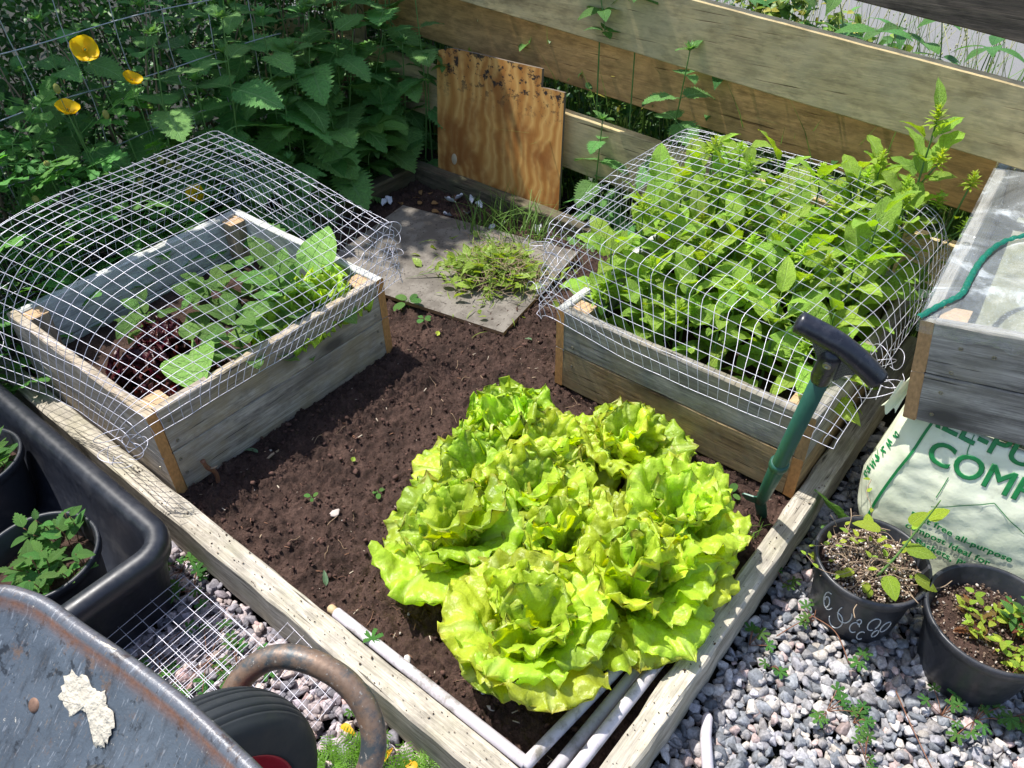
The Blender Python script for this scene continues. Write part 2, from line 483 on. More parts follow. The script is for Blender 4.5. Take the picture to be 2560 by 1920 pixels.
m = Mt('earth'); v = m.coord(rand=False)
M_earth = m.done(m.bsdf(m.ramp(m.noise(v, 30.0, 5, .7), [(.3, (.006, .008, .004)), (.7, (.018, .018, .010))]), .95, m.bump(m.noise(v, 90.0, 4), 1.0, .01)))
m = Mt('path_tarmac'); v = m.coord(rand=False)
M_path = m.done(m.bsdf(m.mix(m.noise(v, 160.0, 4, .7), (.11, .108, .108), (.22, .215, .21)), .85, m.bump(m.noise(v, 220.0, 3), .5, .003)))

sheet('ground', -60, 60, -60, 60, 6.0, lambda X, Y: X*0+GZ-.03, M_earth, smooth=False)
sheet('path', 3.0, 7.2, -8, 12, .5, lambda X, Y: X*0+GZ-.022, M_path, smooth=False)

LX, LY = 1.541, 1.846
def soil_h(X, Y):
    z = -.040+.010*fbm(X*4, Y*4, 3, 3)
    z = z+.010*np.exp(-((Y-1.07)/.09)**2)*(X < .75)             # soil banked against the left crate
    z = z-.022*((X > .85) & (Y > .75))*np.clip((X+Y-2.0)*2, 0, 1)
    cl = np.abs(fbm(X*30, Y*30, 11, 2)); cl2 = np.abs(fbm(X*75, Y*75, 31, 2)); cl3 = np.abs(fbm(X*170, Y*170, 51, 2))
    z = z+.020*(cl-.2)+.016*(cl2-.2)+.011*(cl3-.2)
    return z
sheet('soil', .002, LX-.002, .002, LY-.002, .0042, soil_h, M_soil)

# ------------------------------------------------------------------ stones and crumbs
import bmesh
def ico(sub):
    bm = bmesh.new(); bmesh.ops.create_icosphere(bm, subdivisions=sub, radius=1.0)
    V = np.array([v.co[:] for v in bm.verts]); F = np.array([[q.index for q in f.verts] for f in bm.faces]); bm.free()
    return V, F
ICO1, ICO2 = ico(1), ico(2)
def rock_proto(seed, base=ICO2, planes=8, flat=(1, .8, .62)):
    r = np.random.default_rng(seed); V = base[0].copy()
    for k in range(planes):
        n = r.normal(size=3); n /= np.linalg.norm(n); d = r.uniform(.30, .72)
        s = V@n; over = s > d
        V[over] -= np.outer(s[over]-d, n)
    V *= np.array(flat)*r.uniform(.85, 1.15, 3)
    return V, base[1]
def rand_rot(n, r):
    q = r.normal(size=(n, 4)); q /= np.linalg.norm(q, axis=1)[:, None]
    w, x, y, z = q.T
    return np.stack([np.stack([1-2*(y*y+z*z), 2*(x*y-z*w), 2*(x*z+y*w)], -1),
                     np.stack([2*(x*y+z*w), 1-2*(x*x+z*z), 2*(y*z-x*w)], -1),
                     np.stack([2*(x*z-y*w), 2*(y*z+x*w), 1-2*(x*x+y*y)], -1)], 1)
def tilt_rot(n, r, tilt=.5):
    az = r.uniform(0, 2*np.pi, n); t = r.normal(0, tilt, n); ax = r.uniform(0, 2*np.pi, n)
    Rz = np.zeros((n, 3, 3)); Rz[:, 0, 0] = np.cos(az); Rz[:, 0, 1] = -np.sin(az); Rz[:, 1, 0] = np.sin(az); Rz[:, 1, 1] = np.cos(az); Rz[:, 2, 2] = 1
    k = np.stack([np.cos(ax), np.sin(ax), 0*ax], -1); K = np.zeros((n, 3, 3))
    K[:, 0, 1] = -k[:, 2]; K[:, 0, 2] = k[:, 1]; K[:, 1, 0] = k[:, 2]; K[:, 1, 2] = -k[:, 0]; K[:, 2, 0] = -k[:, 1]; K[:, 2, 1] = k[:, 0]
    I = np.eye(3)[None]
    Rt = I+np.sin(t)[:, None, None]*K+(1-np.cos(t))[:, None, None]*(K@K)
    return Rt@Rz
def scatter(name, P, size, colors, protos, mat, rots, parent=None, smooth=False, scale3=None):
    P = np.asarray(P); n = len(P); pid = rng.integers(0, len(protos), n)
    Vs, Fs, Cs, off = [], [], [], 0
    for k, (V, F) in enumerate(protos):
        s = np.where(pid == k)[0]
        if not len(s): continue
        W = np.einsum('nij,vj->nvi', rots[s], V)*np.asarray(size)[s][:, None, None]+P[s][:, None, :]
        m_ = len(V)
        Vs.append(W.reshape(-1, 3)); Cs.append(np.repeat(np.asarray(colors)[s], m_, 0))
        Fs.append((F[None]+(np.arange(len(s))*m_)[:, None, None]).reshape(-1, F.shape[1])+off); off += len(s)*m_
    return link(name, mesh_from(name, np.concatenate(Vs), np.concatenate(Fs), col=np.concatenate(Cs), smooth=smooth), parent, mat)

def hull_rock(seed, n=15, flat=(1, .8, .62)):
    r = np.random.default_rng(seed); p = r.normal(size=(n, 3)); p /= np.linalg.norm(p, axis=1)[:, None]
    p *= r.uniform(.78, 1.0, (n, 1))*np.array(flat)*r.uniform(.82, 1.15, 3)
    bm = bmesh.new(); [bm.verts.new(q) for q in p]
    bmesh.ops.convex_hull(bm, input=bm.verts)
    for v_ in [v_ for v_ in bm.verts if not v_.link_faces]: bm.verts.remove(v_)
    bmesh.ops.bevel(bm, geom=bm.edges[:], offset=.07, segments=1, affect='EDGES', clamp_overlap=True)
    bmesh.ops.triangulate(bm, faces=bm.faces); bm.verts.ensure_lookup_table(); bm.verts.index_update()
    V = np.array([v_.co[:] for v_ in bm.verts]); F = np.array([[q.index for q in f.verts] for f in bm.faces]); bm.free()
    return V, F
ROCKS = [hull_rock(i) for i in range(18)]
ROCKS1 = [rock_proto(i+50, ICO1, 6) for i in range(14)]
def stone_cols(n):
    pal = np.array([(.34, .33, .34), (.22, .23, .25), (.42, .39, .38), (.33, .31, .30), (.44, .34, .32), (.52, .47, .42), (.16, .17, .19), (.37, .36, .39)])
    c = pal[rng.choice(len(pal), n, p=[.2, .18, .16, .12, .07, .07, .1, .1])]
    return np.clip(c*.92*rng.uniform(.6, 1.3, (n, 1)), 0, 1)
def in_gravel(x, y):
    right = (y < -.05) & (x > .0) & (x < 1.35) & (y > -.95)
    left = (x < -.055) & (x > -.42) & (y > .0) & (y < 1.9)
    near = (x < .05) & (y < .0) & (x > -.4) & (y > -.6)
    return right | left | near
pts = []
for layer, (sp, dz) in enumerate([(.018, -.010), (.0195, -.003), (.0215, .006)]):
    gx, gy = np.meshgrid(np.arange(-.45, 1.36, sp), np.arange(-.96, 1.92, sp), indexing='ij')
    x = gx.ravel()+rng.uniform(-.5, .5, gx.size)*sp; y = gy.ravel()+rng.uniform(-.5, .5, gx.size)*sp
    k = in_gravel(x, y)
    z = GZ+dz+rng.uniform(-.004, .005, k.sum())
    pts.append(np.c_[x[k], y[k], z])
gp = np.concatenate(pts); gs = np.clip(rng.lognormal(math.log(.0148), .30, len(gp)), .006, .025)
cc_ = stone_cols(len(gp)); mute = (gp[:, 0] < -.05)[:, None]
cc_ = np.where(mute, cc_*np.array([1.12, 1.0, 1.02]), cc_)
gv = scatter('gravel', gp, gs, cc_, ROCKS, M_stone, tilt_rot(len(gp), rng, .55))
tag(gv, 'loose grey and pinkish gravel around the bed', 'gravel', kind='stuff')

# soil crumbs
n = 22000
cx = rng.uniform(.01, LX-.01, n); cy = rng.uniform(.01, LY-.01, n)
den = vnoise(cx*12, cy*12, 5); keep = rng.uniform(0, 1, n) < .35+.65*den
keep &= ~((cx < .68) & (cy > 1.14)) & ~((cx > .9) & (cy < .64))
cx, cy = cx[keep], cy[keep]; n = len(cx)
cs = np.clip(rng.lognormal(math.log(.0030), .5, n), .001, .011)
cc = np.array([(.078, .043, .034)])*rng.uniform(.55, 1.5, (n, 1))
pale = rng.uniform(0, 1, n); cc[pale > .985] = (.26, .17, .12); cc[pale > .994] = (.45, .4, .35); cs[pale > .985] *= .7
cr = scatter('soil_crumbs', np.c_[cx, cy, soil_h(cx, cy)+cs*.35], cs, cc, ROCKS1, M_crumb, rand_rot(n, rng))
tag(cr, 'crumbs of dark brown soil and bark chips in the bed', 'soil', kind='stuff')
# wood fibres
g = Geo()
for i in range(300):
    x, y = rnd.uniform(.03, 1.0), rnd.uniform(.03, 1.08)
    L = rnd.uniform(.004, .014); a = rnd.uniform(0, 6.28); w = L*rnd.uniform(.07, .2)
    V, F = box_arrays((0, 0, 0), (L, w, w*.6)); V = V@np.array([[math.cos(a), math.sin(a), 0], [-math.sin(a), math.cos(a), 0], [0, 0, 1]])
    z = float(soil_h(np.array([x]), np.array([y]))[0])+.003
    V[:, 2] += V[:, 0]*rnd.uniform(-.4, .4); V += np.array([x, y, z])
    c = rnd.choice([(.25, .13, .08), (.4, .3, .2), (.17, .09, .06), (.5, .42, .33)])
    g.add(V, F, col=np.tile(c, (8, 1)))
tag(link('wood_chips', g.mesh('wood_chips', col=True), None, M_crumb), 'fine reddish wood fibres lying in the soil', 'wood chips', kind='stuff')

# ------------------------------------------------------------------ raised bed frame
fw = .0536
bed = thing('raised_bed_frame', 'large low weathered timber frame holding the dark soil bed', 'raised bed', (0, 0, 0))
def fb(p0, p1, W, H, wd, mat, seed, **k): return board('board', p0, p1, W, H, wd, mat, bed, seed=seed, **k)
o = fb((-fw/2, -.0466, -.062), (-fw/2, 1.95, -.062), fw, .124, (1, 0, 0), M_frame, 1, ch=.004, n=40, rough=.0016); o['label'] = 'sun bleached near side board with netting shadow on it'
o = fb((.003, -.0233, -.062), (1.60, -.0233, -.062), .0466, .124, (0, 1, 0), M_frame, 2, ch=.005, n=40, rough=.002); o['label'] = 'weathered right side beam with a split edge'
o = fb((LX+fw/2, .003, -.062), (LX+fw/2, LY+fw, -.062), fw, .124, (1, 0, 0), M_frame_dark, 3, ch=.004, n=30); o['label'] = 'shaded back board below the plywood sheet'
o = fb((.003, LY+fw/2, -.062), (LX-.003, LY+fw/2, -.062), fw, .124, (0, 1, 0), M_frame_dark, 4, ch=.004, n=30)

# ------------------------------------------------------------------ crates
def crate(label, x0, x1, y0, y1, zb, zt, full, upper, lower, inner_soil, seed, splits=None):
    t = .024; zm = (zb+zt)/2
    c = thing('wooden_crate', label, 'planter crate', ((x0+x1)/2, (y0+y1)/2, zb))
    lev = [(zb, zm-.0008, lower), (zm+.0008, zt, upper)]
    k = seed
    for (a, b, mt) in lev:
        zc = (a+b)/2; h = b-a
        for y, s in ((y0+t/2, -1), (y1-t/2, 1)):
            e = 0 if full == 'x' else t+.0012
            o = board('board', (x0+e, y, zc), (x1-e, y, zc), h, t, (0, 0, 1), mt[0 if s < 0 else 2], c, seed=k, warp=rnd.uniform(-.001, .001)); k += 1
        for x, s in ((x0+t/2, -1), (x1-t/2, 1)):
            e = 0 if full == 'y' else t+.0012
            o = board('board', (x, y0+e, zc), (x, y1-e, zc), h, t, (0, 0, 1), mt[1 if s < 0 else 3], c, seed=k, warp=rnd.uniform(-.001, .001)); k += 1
    p = .047
    for x in (x0+t+p/2+.001, x1-t-p/2-.001):
        for y in (y0+t+p/2+.001, y1-t-p/2-.001):
            board('corner_post', (x, y, zb+.02), (x, y, zt-.004-rnd.uniform(0, .003)), p, p, (1, 0, 0), M_post, c, seed=k, n=6); k += 1
    def hh(X, Y): return inner_soil+.012*fbm(X*9, Y*9, seed, 3)+.010*np.abs(fbm(X*45, Y*45, seed+3, 2))
    s = sheet('compost', x0+t+.001, x1-t-.001, y0+t+.001, y1-t-.001, .008, hh, M_soil, kind=None, parent=c)
    return c
C1 = (.006, .697, 1.113, 1.742, -.032, .212)
C2 = (.865, 1.525, .004, .672, -.030, .212)
c1 = crate('weathered wooden crate planter of potatoes and red lettuce, left under mesh', *C1, 'y', (M_crate, M_crate, M_skylit, M_skylit), (M_crate, M_crate, M_skylit, M_skylit), .068, 100)
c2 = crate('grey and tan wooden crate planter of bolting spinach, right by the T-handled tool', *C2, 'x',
           (M_crate2, M_crate2, M_skylit, M_skylit), (M_crate2_low, M_crate2_low, M_skylit, M_skylit), .08, 200)
# screws on crate faces
def screw(p, n, parent, r=.0038):
    n = Vector(n); q = n.to_track_quat('Z', 'Y').to_matrix().to_4x4()
    me = SCREW
    link('screw', me, parent, M_screw, Matrix.Translation(p) @ q)
prof = [(0, .0006), (.0022, .0006), (.0040, .0002), (.0040, -.002)]
ang = np.linspace(0, 2*np.pi, 12, endpoint=False); V_ = [(0, 0, .0004)]; F_ = []
for r_, z_ in ((.0012, -.0006), (.0022, .0008), (.0040, .0004), (.0042, -.002)): V_ += [(r_*math.cos(a), r_*math.sin(a), z_) for a in ang]
for j in range(12): F_.append([0, 1+j, 1+(j+1) % 12])
for i in range(3):
    for j in range(12): F_.append([1+i*12+j, 1+(i+1)*12+j, 1+(i+1)*12+(j+1) % 12, 1+i*12+(j+1) % 12])
SCREW = mesh_from('screw', V_, F_); SCREW.materials.append(M_screw)
for x in (.045, .66):
    for z in (.175, .115, .062, .018):
        screw((x+rnd.uniform(-.006, .006), 1.113-.0006, z), (0, -1, 0), c1)
for y in (.05, .62):
    for z in (.17, .11, .05):
        screw((.865-.0006, y, z), (-1, 0, 0), c2)
screw((.006-.0006, 1.15, .04), (-1, 0, 0), c1)

# ------------------------------------------------------------------ fence behind
fence = thing('wooden_fence', 'horizontal rail fence of wide boards behind the bed', 'fence', (1.74, 0, GZ))
def rail(x, z0, z1, s0, s1, Th, mat, ya=-1.2, yb=3.2, seed=0, lab=None):
    """bottom z0+s0*y, top z1+s1*y (sawn boards, slightly tapering)"""
    L = yb-ya; n = 60; V = []; F = []; r = random.Random(seed)
    for i in range(n+1):
        y = ya+L*i/n; j = lambda: r.uniform(-1, 1)*.0011
        a, b = z0+s0*y+j(), z1+s1*y+j()
        ch = .003
        for (xx, zz) in ((x-Th/2, a+ch), (x-Th/2+ch, a), (x+Th/2-ch, a), (x+Th/2, a+ch), (x+Th/2, b-ch), (x+Th/2-ch, b), (x-Th/2+ch, b), (x-Th/2, b-ch), (x-Th/2+j()*.5, (a+b)/2)):
            V.append((y, (a+b)/2-zz, xx))
        if i == 0: zc = 0
    m_ = 9
    for i in range(n):
        for j2 in range(m_): F.append([i*m_+j2, (i+1)*m_+j2, (i+1)*m_+(j2+1) % m_, i*m_+(j2+1) % m_])
    V = np.array(V); ym = (ya+yb)/2; zc = (z0+z1)/2+(s0+s1)/2*ym
    # local frame: X along the board (world y), Y = -z, Z = x
    W = V.copy()
    for i in range(n+1):
        y = ya+L*i/n; zz = (z0+z1)/2+(s0+s1)/2*y
        W[i*m_:(i+1)*m_, 1] -= (zz-zc)
    W[:, 0] -= ym; W[:, 2] -= x
    F.append([j for j in range(m_)]); F.append([n*m_+j for j in range(m_)][::-1])
    o = link('fence_board', mesh_from('fence_board', W, F), fence, mat, basis((0, 1, 0), (0, 0, -1), (1, 0, 0), (x, ym, zc)))
    if lab: o['label'] = lab
    return o
rail(1.700, .490, .671, .058, .065, .034, M_fence, seed=1, lab='wide pale upper board with a sunlit top edge')
rail(1.700, .060, .250, .043, .046, .034, M_fence, seed=2, lab='low front board behind the plywood')
rail(1.812, .295, .485, .045, .045, .034, M_fence_tan, seed=3, lab='shaded tan board on the far side of the posts')
rail(1.700, .757, .945, .079, .079, .034, M_fence_dark, seed=4, lab='rough dark brown top board')
for y in (-.75, 2.35):
    board('fence_post', (1.756, y, GZ-.1), (1.756, y, 1.0), .075, .074, (0, 1, 0), M_fence, fence, seed=int(y*10)+60)

# ------------------------------------------------------------------ leaning plywood sheet (x = 1.605 + .13 z)
ply = [(1.780, -.055), (1.796, .36), (1.789, .415), (1.724, .433), (1.60, .436), (1.45, .438), (1.327, .441), (1.325, .384), (1.23, .386), (1.203, -.055)]
nrm = Vector((-1, 0, .13)).normalized(); th = .011
ox = Vector((1.605, 1.5, 0)); ez = Vector((.13, 0, 1)).normalized(); ey = Vector((0, -1, 0)); en = ey.cross(ez)
V = []; 
for s in (0, 1):
    for (y, z) in ply:
        p = Vector((1.605+.13*z, y, z))-ox
        V.append((p.dot(ey), p.dot(ez), -s*th if en.dot(nrm) > 0 else s*th))
k = len(ply); F = [list(range(k))[::-1], [k+i for i in range(k)]]+[[i, (i+1) % k, k+(i+1) % k, k+i] for i in range(k)]
if en.dot(nrm) > 0: F = [f[::-1] for f in F]
lp = link('plywood_sheet', mesh_from('plywood_sheet', V, F), None, M_ply, basis(ey, ez, en, ox))
tag(lp, 'orange brown plywood sheet with a notched top corner leaning on the fence', 'plywood')
kn = lathe('knot_hole', [(0, .0012), (.012, .0012), (.0135, -.0004)], plain('plug', (.50, .40, .26), .6), lp, 24,
           basis(ey, ez*1.55, en, Vector((1.605+.13*.045, 1.70, .045))+nrm*.0006))
kn['label'] = 'pale oval patch near the lower corner'

# flat plywood board on the soil
a = math.atan2(.17, .985); e1 = Vector((math.cos(a), math.sin(a), 0)); e2 = Vector((-math.sin(a), math.cos(a), 0))
P0 = Vector((.94, .911, -.030))
V, F = box_arrays((.25, .35, .006), (.50, .70, .012))
fp = link('plywood_board', mesh_from('plywood_board', V, F), None, M_plyg, basis(e1, e2, (0, 0, 1), P0))
tag(fp, 'grey weathered plywood board lying flat on the soil under pulled weeds', 'plywood')
# ================================================================== WIRE COVERS
def spline_grid(G, nu, nv):
    G = np.asarray(G, float)                       # (rows, cols, 3)
    A = np.stack([catmull_at(G[:, j], nu) for j in range(G.shape[1])], 1)
    return np.stack([catmull_at(A[i], nv) for i in range(A.shape[0])], 0)
def catmull_at(P, n):
    """n+1 samples of roughly even arc length"""
    C = catmull(P, 14)
    d = np.r_[0, np.cumsum(np.linalg.norm(np.diff(C, axis=0), axis=1))]
    s = np.linspace(0, d[-1], n+1)
    return np.stack([np.interp(s, d, C[:, k]) for k in range(3)], -1)
def cage(name, label, grid, nu, nv, seed, extra=(), rad=.00080, wob=.0035, group=None, skip=()):
    P = spline_grid(grid, nu*2, nv*2)
    sx = np.arange(P.shape[0])[:, None]/16.0; sy = np.arange(P.shape[1])[None, :]/16.0
    for k in range(3): P[..., k] += wob*fbm(sx+k*9.1, sy, seed+k, 2)
    for k in range(3): P[..., k] += .0016*(vnoise(sx*5, sy*5, seed+40+k)-.5)
    t = thing(name, label, 'wire cover', tuple(grid[0][0]), group)
    g = Geo(); r = random.Random(seed)
    for i in range(0, P.shape[0], 2):
        V, F = tube_arrays(P[i], rad*r.uniform(.9, 1.1), 4, False); g.add(V, F)
    link('warp_wires', g.mesh('warp_wires', smooth=True), t, M_wire)
    g = Geo()
    for j in range(0, P.shape[1], 2):
        V, F = tube_arrays(P[:, j]+np.array([0, 0, .001]), rad*r.uniform(.9, 1.1), 4, False); g.add(V, F)
    link('weft_wires', g.mesh('weft_wires', smooth=True), t, M_wire)
    for path in extra:
        link('bent_wire', mesh_from('bent_wire', *tube_arrays(catmull(path, 6), rad, 4), smooth=True), t, M_wire)
    return t, P
def loops(c, n, seed, s=.03):
    """snipped wire ends bent back into loops"""
    r = random.Random(seed); out = []
    for _ in range(n):
        p = np.array(c)+np.array([r.uniform(-1, 1), r.uniform(-1, 1), r.uniform(-1, 1)])*s*.7
        d = np.array([r.gauss(0, 1), r.gauss(0, 1), r.gauss(0, .7)]); d /= np.linalg.norm(d)
        e = np.cross(d, [r.gauss(0, 1), r.gauss(0, 1), r.gauss(0, 1)]); e /= np.linalg.norm(e); q = s*r.uniform(.5, 1.1)
        out.append([p+d*q*math.sin(a)*1.3+e*q*(1-math.cos(a))+np.array([0, 0, -.3*q*a/3]) for a in np.linspace(0, r.uniform(2.5, 5), 6)])
    return out
# rows follow x (left hem -> right hem), columns follow y (front hem -> back hem)
def row(x, zf, zs, zm, zr, dx=0.0, yf=1.090, zb=.20):
    # front hem, front crease (2), mid, back crease (2), back side, back hem
    return [(x, yf-.004, zf), (x, yf, (zf+zs)/2), (x, yf+.006, zs-.012), (x, yf+.030, zs+.006), (x, 1.42, zm), (x-dx, 1.750, zr), (x-dx, 1.782, zr-.008), (x-dx, 1.795, zr-.04), (x-dx, 1.805, (zr+zb)/2), (x-dx, 1.812, zb)]
g1 = [
 row(-.050, .150, .165, .125, .150, .085, 1.125, .13),
 row(-.018, .170, .215, .250, .300, .060, 1.105, .16),
 row(.070, .178, .235, .350, .395, .030, 1.095, .18),
 row(.200, .180, .245, .400, .428, .0),
 row(.370, .178, .255, .412, .434, .0),
 row(.540, .182, .290, .418, .436, .0),
 row(.660, .195, .345, .418, .436, .0),
 row(.712, .200, .372, .414, .434, .0),
 row(.732, .200, .355, .395, .415, .0),
 row(.738, .198, .300, .320, .34, .0),
 row(.740, .185, .200, .190, .20, .0, 1.088, .18),
]
ex = loops((-.055, 1.13, .16), 7, 1, .035)+loops((-.13, 1.74, .2), 6, 2, .04)+loops((.735, 1.10, .30), 5, 3, .028)
cage1, P1 = cage('wire_mesh_cover', 'arched square wire mesh cover over the left crate of potatoes', g1, 37, 33, 5, ex, group='square wire mesh covers on the crates')
def col(x, zl, z1, z2, z3, z4, z5, yl=.705):
    # left hem, left side, crease (2), mid, mid, right shoulder, right hem
    return [(x, yl+.012, zl), (x, yl+.006, (zl+z1)/2), (x, yl-.004, z1-.014), (x, yl-.035, z1+.004), (x, .46, z2), (x, .24, z3), (x, .03, z4), (x, -.030, (z4+z5)/2), (x, -.048, z5)]
g2 = [
 col(.842, .185, .190, .168, .168, .178, .180),
 col(.846, .190, .300, .215, .205, .205, .190),
 col(.858, .190, .415, .262, .232, .225, .195),
 col(.930, .200, .440, .335, .280, .250, .205),
 col(1.06, .230, .455, .405, .350, .295, .215),
 col(1.20, .240, .462, .448, .415, .350, .230),
 col(1.34, .245, .463, .466, .452, .400, .240),
 col(1.47, .245, .455, .464, .460, .420, .250),
 col(1.515, .24, .435, .445, .440, .405, .250),
 col(1.535, .24, .360, .36, .36, .33, .240),
 col(1.545, .22, .240, .25, .25, .24, .22),
]
ex = loops((.85, .715, .36), 5, 11, .03)+loops((.85, .715, .25), 4, 12, .025)+loops((1.05, -.045, .24), 12, 13, .035)+loops((1.38, -.05, .25), 6, 14, .03)
cage2, P2 = cage('wire_mesh_cover', 'square wire mesh cover draped over the right crate of bolting spinach', g2, 31, 33, 9, ex, group='square wire mesh covers on the crates')

# welded mesh panel lying folded by the wheelbarrow
t = thing('welded_mesh_panel', 'folded welded wire mesh offcut lying on gravel behind the wheelbarrow tyre', 'wire mesh', (-.2, .75, GZ))
def panel(o, e1, e2, n1, n2, d1, d2, rad, seed, name):
    r = random.Random(seed); g = Geo(); o = np.array(o); e1 = np.array(e1); e2 = np.array(e2)
    for i in range(n1+1):
        a = o+e1*d1*i; b = a+e2*d2*(n2+r.uniform(0, .35)); s = a-e2*d2*r.uniform(0, .25)
        mid = (s+b)/2+np.array([0, 0, r.uniform(-.002, .002)])
        V, F = tube_arrays(catmull([s, mid, b], 5), rad, 5); g.add(V, F)
    for j in range(n2+1):
        a = o+e2*d2*j; b = a+e1*d1*(n1+r.uniform(0, .35))
        V, F = tube_arrays(catmull([a, (a+b)/2+np.array([0, 0, r.uniform(-.003, .003)]), b], 5)+np.array([0, 0, rad*1.8]), rad, 5); g.add(V, F)
    return link(name, g.mesh(name, smooth=True), t, M_wire)
def nrmz(v): v = np.array(v, float); return v/np.linalg.norm(v)
panel((-.300, .620, -.055), nrmz((-.02, 1, .08)), nrmz((1, -.02, .10)), 13, 5, .0215, .037, .0007, 1, 'upper_layer')
panel((-.330, .640, -.085), nrmz((.02, 1, .02)), nrmz((1, -.03, .06)), 9, 6, .0215, .037, .0006, 2, 'lower_layer')
panel((-.262, .455, -.075), nrmz((.06, 1, .04)), nrmz((1, .02, .20)), 8, 5, .0235, .040, .0006, 3, 'loose_flap')

# ================================================================== WEEDING TOOL
tool = thing('weeding_tool', 'green shafted T-handled weeding tool stuck upright in the soil by the right crate', 'garden tool', (.777, .048, -.04))
B_ = np.array([.780, .052, -.030]); Tp = np.array([.601, -.046, .569]); ax = nrmz(Tp-B_)
sh = tube('shaft', [B_+ax*.055, B_+ax*.09, B_+ax*.24, B_+ax*.245, B_+ax*.60], [.0095, .0135, .0165, .0150, .0150], M_green_tube, tool, 20)
V, F = tube_arrays([B_+ax*.232, B_+ax*.236, B_+ax*.250, B_+ax*.254], [.0165, .0192, .0192, .0165], 20)
o = link('collar', mesh_from('collar', V, F, smooth=True), tool, M_green_tube)
H0, H1 = np.array([.586, .018, .618]), np.array([.628, -.120, .540])
mid = (H0+H1)/2; up_ = nrmz(ax)
hp = catmull([H0, H0*.72+H1*.28+up_*.010, mid+up_*.014, H0*.25+H1*.75+up_*.009, H1-up_*.004], 8)
hn = len(hp); rr = np.array([.0170+.0012*math.cos(math.pi*(i/(hn-1)-.5)*.6) for i in range(hn)])
rr[0] = .010; rr[-1] = .0115; hp[0] += (hp[1]-hp[0])*.4; hp[-1] -= (hp[-1]-hp[-2])*.4
hp = np.vstack([hp[0]-(hp[1]-hp[0])*.35, hp, hp[-1]+(hp[-1]-hp[-2])*.35]); rr = np.r_[.003, rr, .004]
tube('grip', hp, rr, M_handle, tool, 24)
tube('socket', [B_+ax*.565, B_+ax*.572, B_+ax*.61, B_+ax*.635, B_+ax*.648], [.0165, .0178, .0180, .0165, .010], M_handle, tool, 22)
# webs each side of the socket with a knurled texture
mk = Mt('knurled_plastic'); v = mk.coord(rand=False)
ck = mk.n('TexChecker', {'Vector': v, 'Scale': 420.0, 'Color1': (.10, .10, .11, 1), 'Color2': (.02, .02, .024, 1)})
M_knurl = mk.done(mk.bsdf(ck, .6))
hx = nrmz(H1-H0); nn = nrmz(np.cross(ax, hx))
for s in (-1, 1):
    prof = [mid+ax*(-.062)+hx*s*.010, mid+ax*(-.052)+hx*s*.0185, mid+ax*(-.030)+hx*s*.026, mid+ax*(-.012)+hx*s*.040, mid+ax*.004+hx*s*.046, mid+ax*.004+hx*s*.002, mid-ax*.06+hx*s*.0]
    k = len(prof); V = [p+nn*.0125 for p in prof]+[p-nn*.0125 for p in prof]
    F = [list(range(k)), [k+i for i in range(k)][::-1]]+[[i, k+i, k+(i+1) % k, (i+1) % k] for i in range(k)]
    link('handle_web', mesh_from('handle_web', V, F), tool, M_knurl)
# rivet
q = Vector(-nn if nn[2] < 0 else nn)
tocam = Vector(CAM_POS)-Vector(B_+ax*.625); side = (tocam-Vector(ax)*tocam.dot(Vector(ax))).normalized()
link('rivet', SCREW, tool, M_screw, Matrix.Translation(Vector(B_+ax*.628)+side*.0188) @ side.to_track_quat('Z', 'Y').to_matrix().to_4x4() @ Matrix.Scale(1.7, 4))
# blade: a forked, hooked metal tongue
def blade(pts, wds, name):
    P = np.array(pts, float); V = []; n = len(P); tn = np.gradient(P, axis=0)
    for i in range(n):
        d = nrmz(tn[i]); w = nrmz(np.cross(d, nn)); w = w*wds[i]
        for sx, sz in ((-1, -1), (1, -1), (1, 1), (-1, 1)): V.append(P[i]+w*sx+nn*.0016*sz)
    F = []
    for i in range(n-1):
        for j in range(4): F.append([i*4+j, i*4+(j+1) % 4, (i+1)*4+(j+1) % 4, (i+1)*4+j])
    F += [[0, 3, 2, 1], [(n-1)*4+j for j in range(4)]]
    link(name, mesh_from(name, V, F), tool, M_green_tube)
b0 = B_+ax*.06
blade([b0+ax*.005, b0-ax*.012+hx*(-.012), b0-ax*.022+hx*(-.030), b0-ax*.022+hx*(-.044)], [.012, .014, .013, .004], 'foot_step')
blade([b0+ax*.004, b0-ax*.02+hx*.004, b0-ax*.05+hx*.014, b0-ax*.085+hx*.018, b0-ax*.11+hx*.010], [.010, .013, .012, .010, .003], 'blade')

# ================================================================== POLES
def pole(label, a, b, rad, mat, capa=None, seed=0):
    a, b = np.array(a), np.array(b); t = thing('plastic_pole', label, 'pole', tuple(a), 'plastic coated garden poles')
    d = nrmz(b-a); L = np.linalg.norm(b-a)
    tube('pipe', [a+d*(.0), a+d*.002, a+d*(L-.002), b], [rad*.93, rad, rad, rad*.93], mat, t, 20)
    if capa is not None:
        e = b if capa else a; s = 1 if capa else -1
        tube('end_plug', [e-d*s*.002, e+d*s*.016, e+d*s*.020], [rad*.80, rad*.78, rad*.5], M_poleend, t, 16)
pole('lavender grey pole lying against the inside of the right beam', (.045, .030, .000), (.545, .017, -.006), .0115, M_pole, True)
pole('dirt stained pole lying between the two lavender poles', (-.02, .060, -.012), (.530, .040, -.016), .0115, M_pole_dirty, True)
pole('lavender pole half hidden beneath the lettuces', (.006, .100, -.002), (.497, .056, -.018), .0112, M_pole, True)
pole('pale pole lying along the inside of the near board', (.0135, .10, -.004), (.0135, .575, -.006), .0112, M_pole, True)
tube('cane_stub', [(.19, -.165, -.105), (.29, -.10, -.098), (.325, -.085, -.097), (.332, -.082, -.097)], [.011, .0105, .0095, .005], M_pole, None, 16)
tag(bpy.data.objects['cane_stub'], 'short tapered grey pole end lying on the gravel', 'pole')

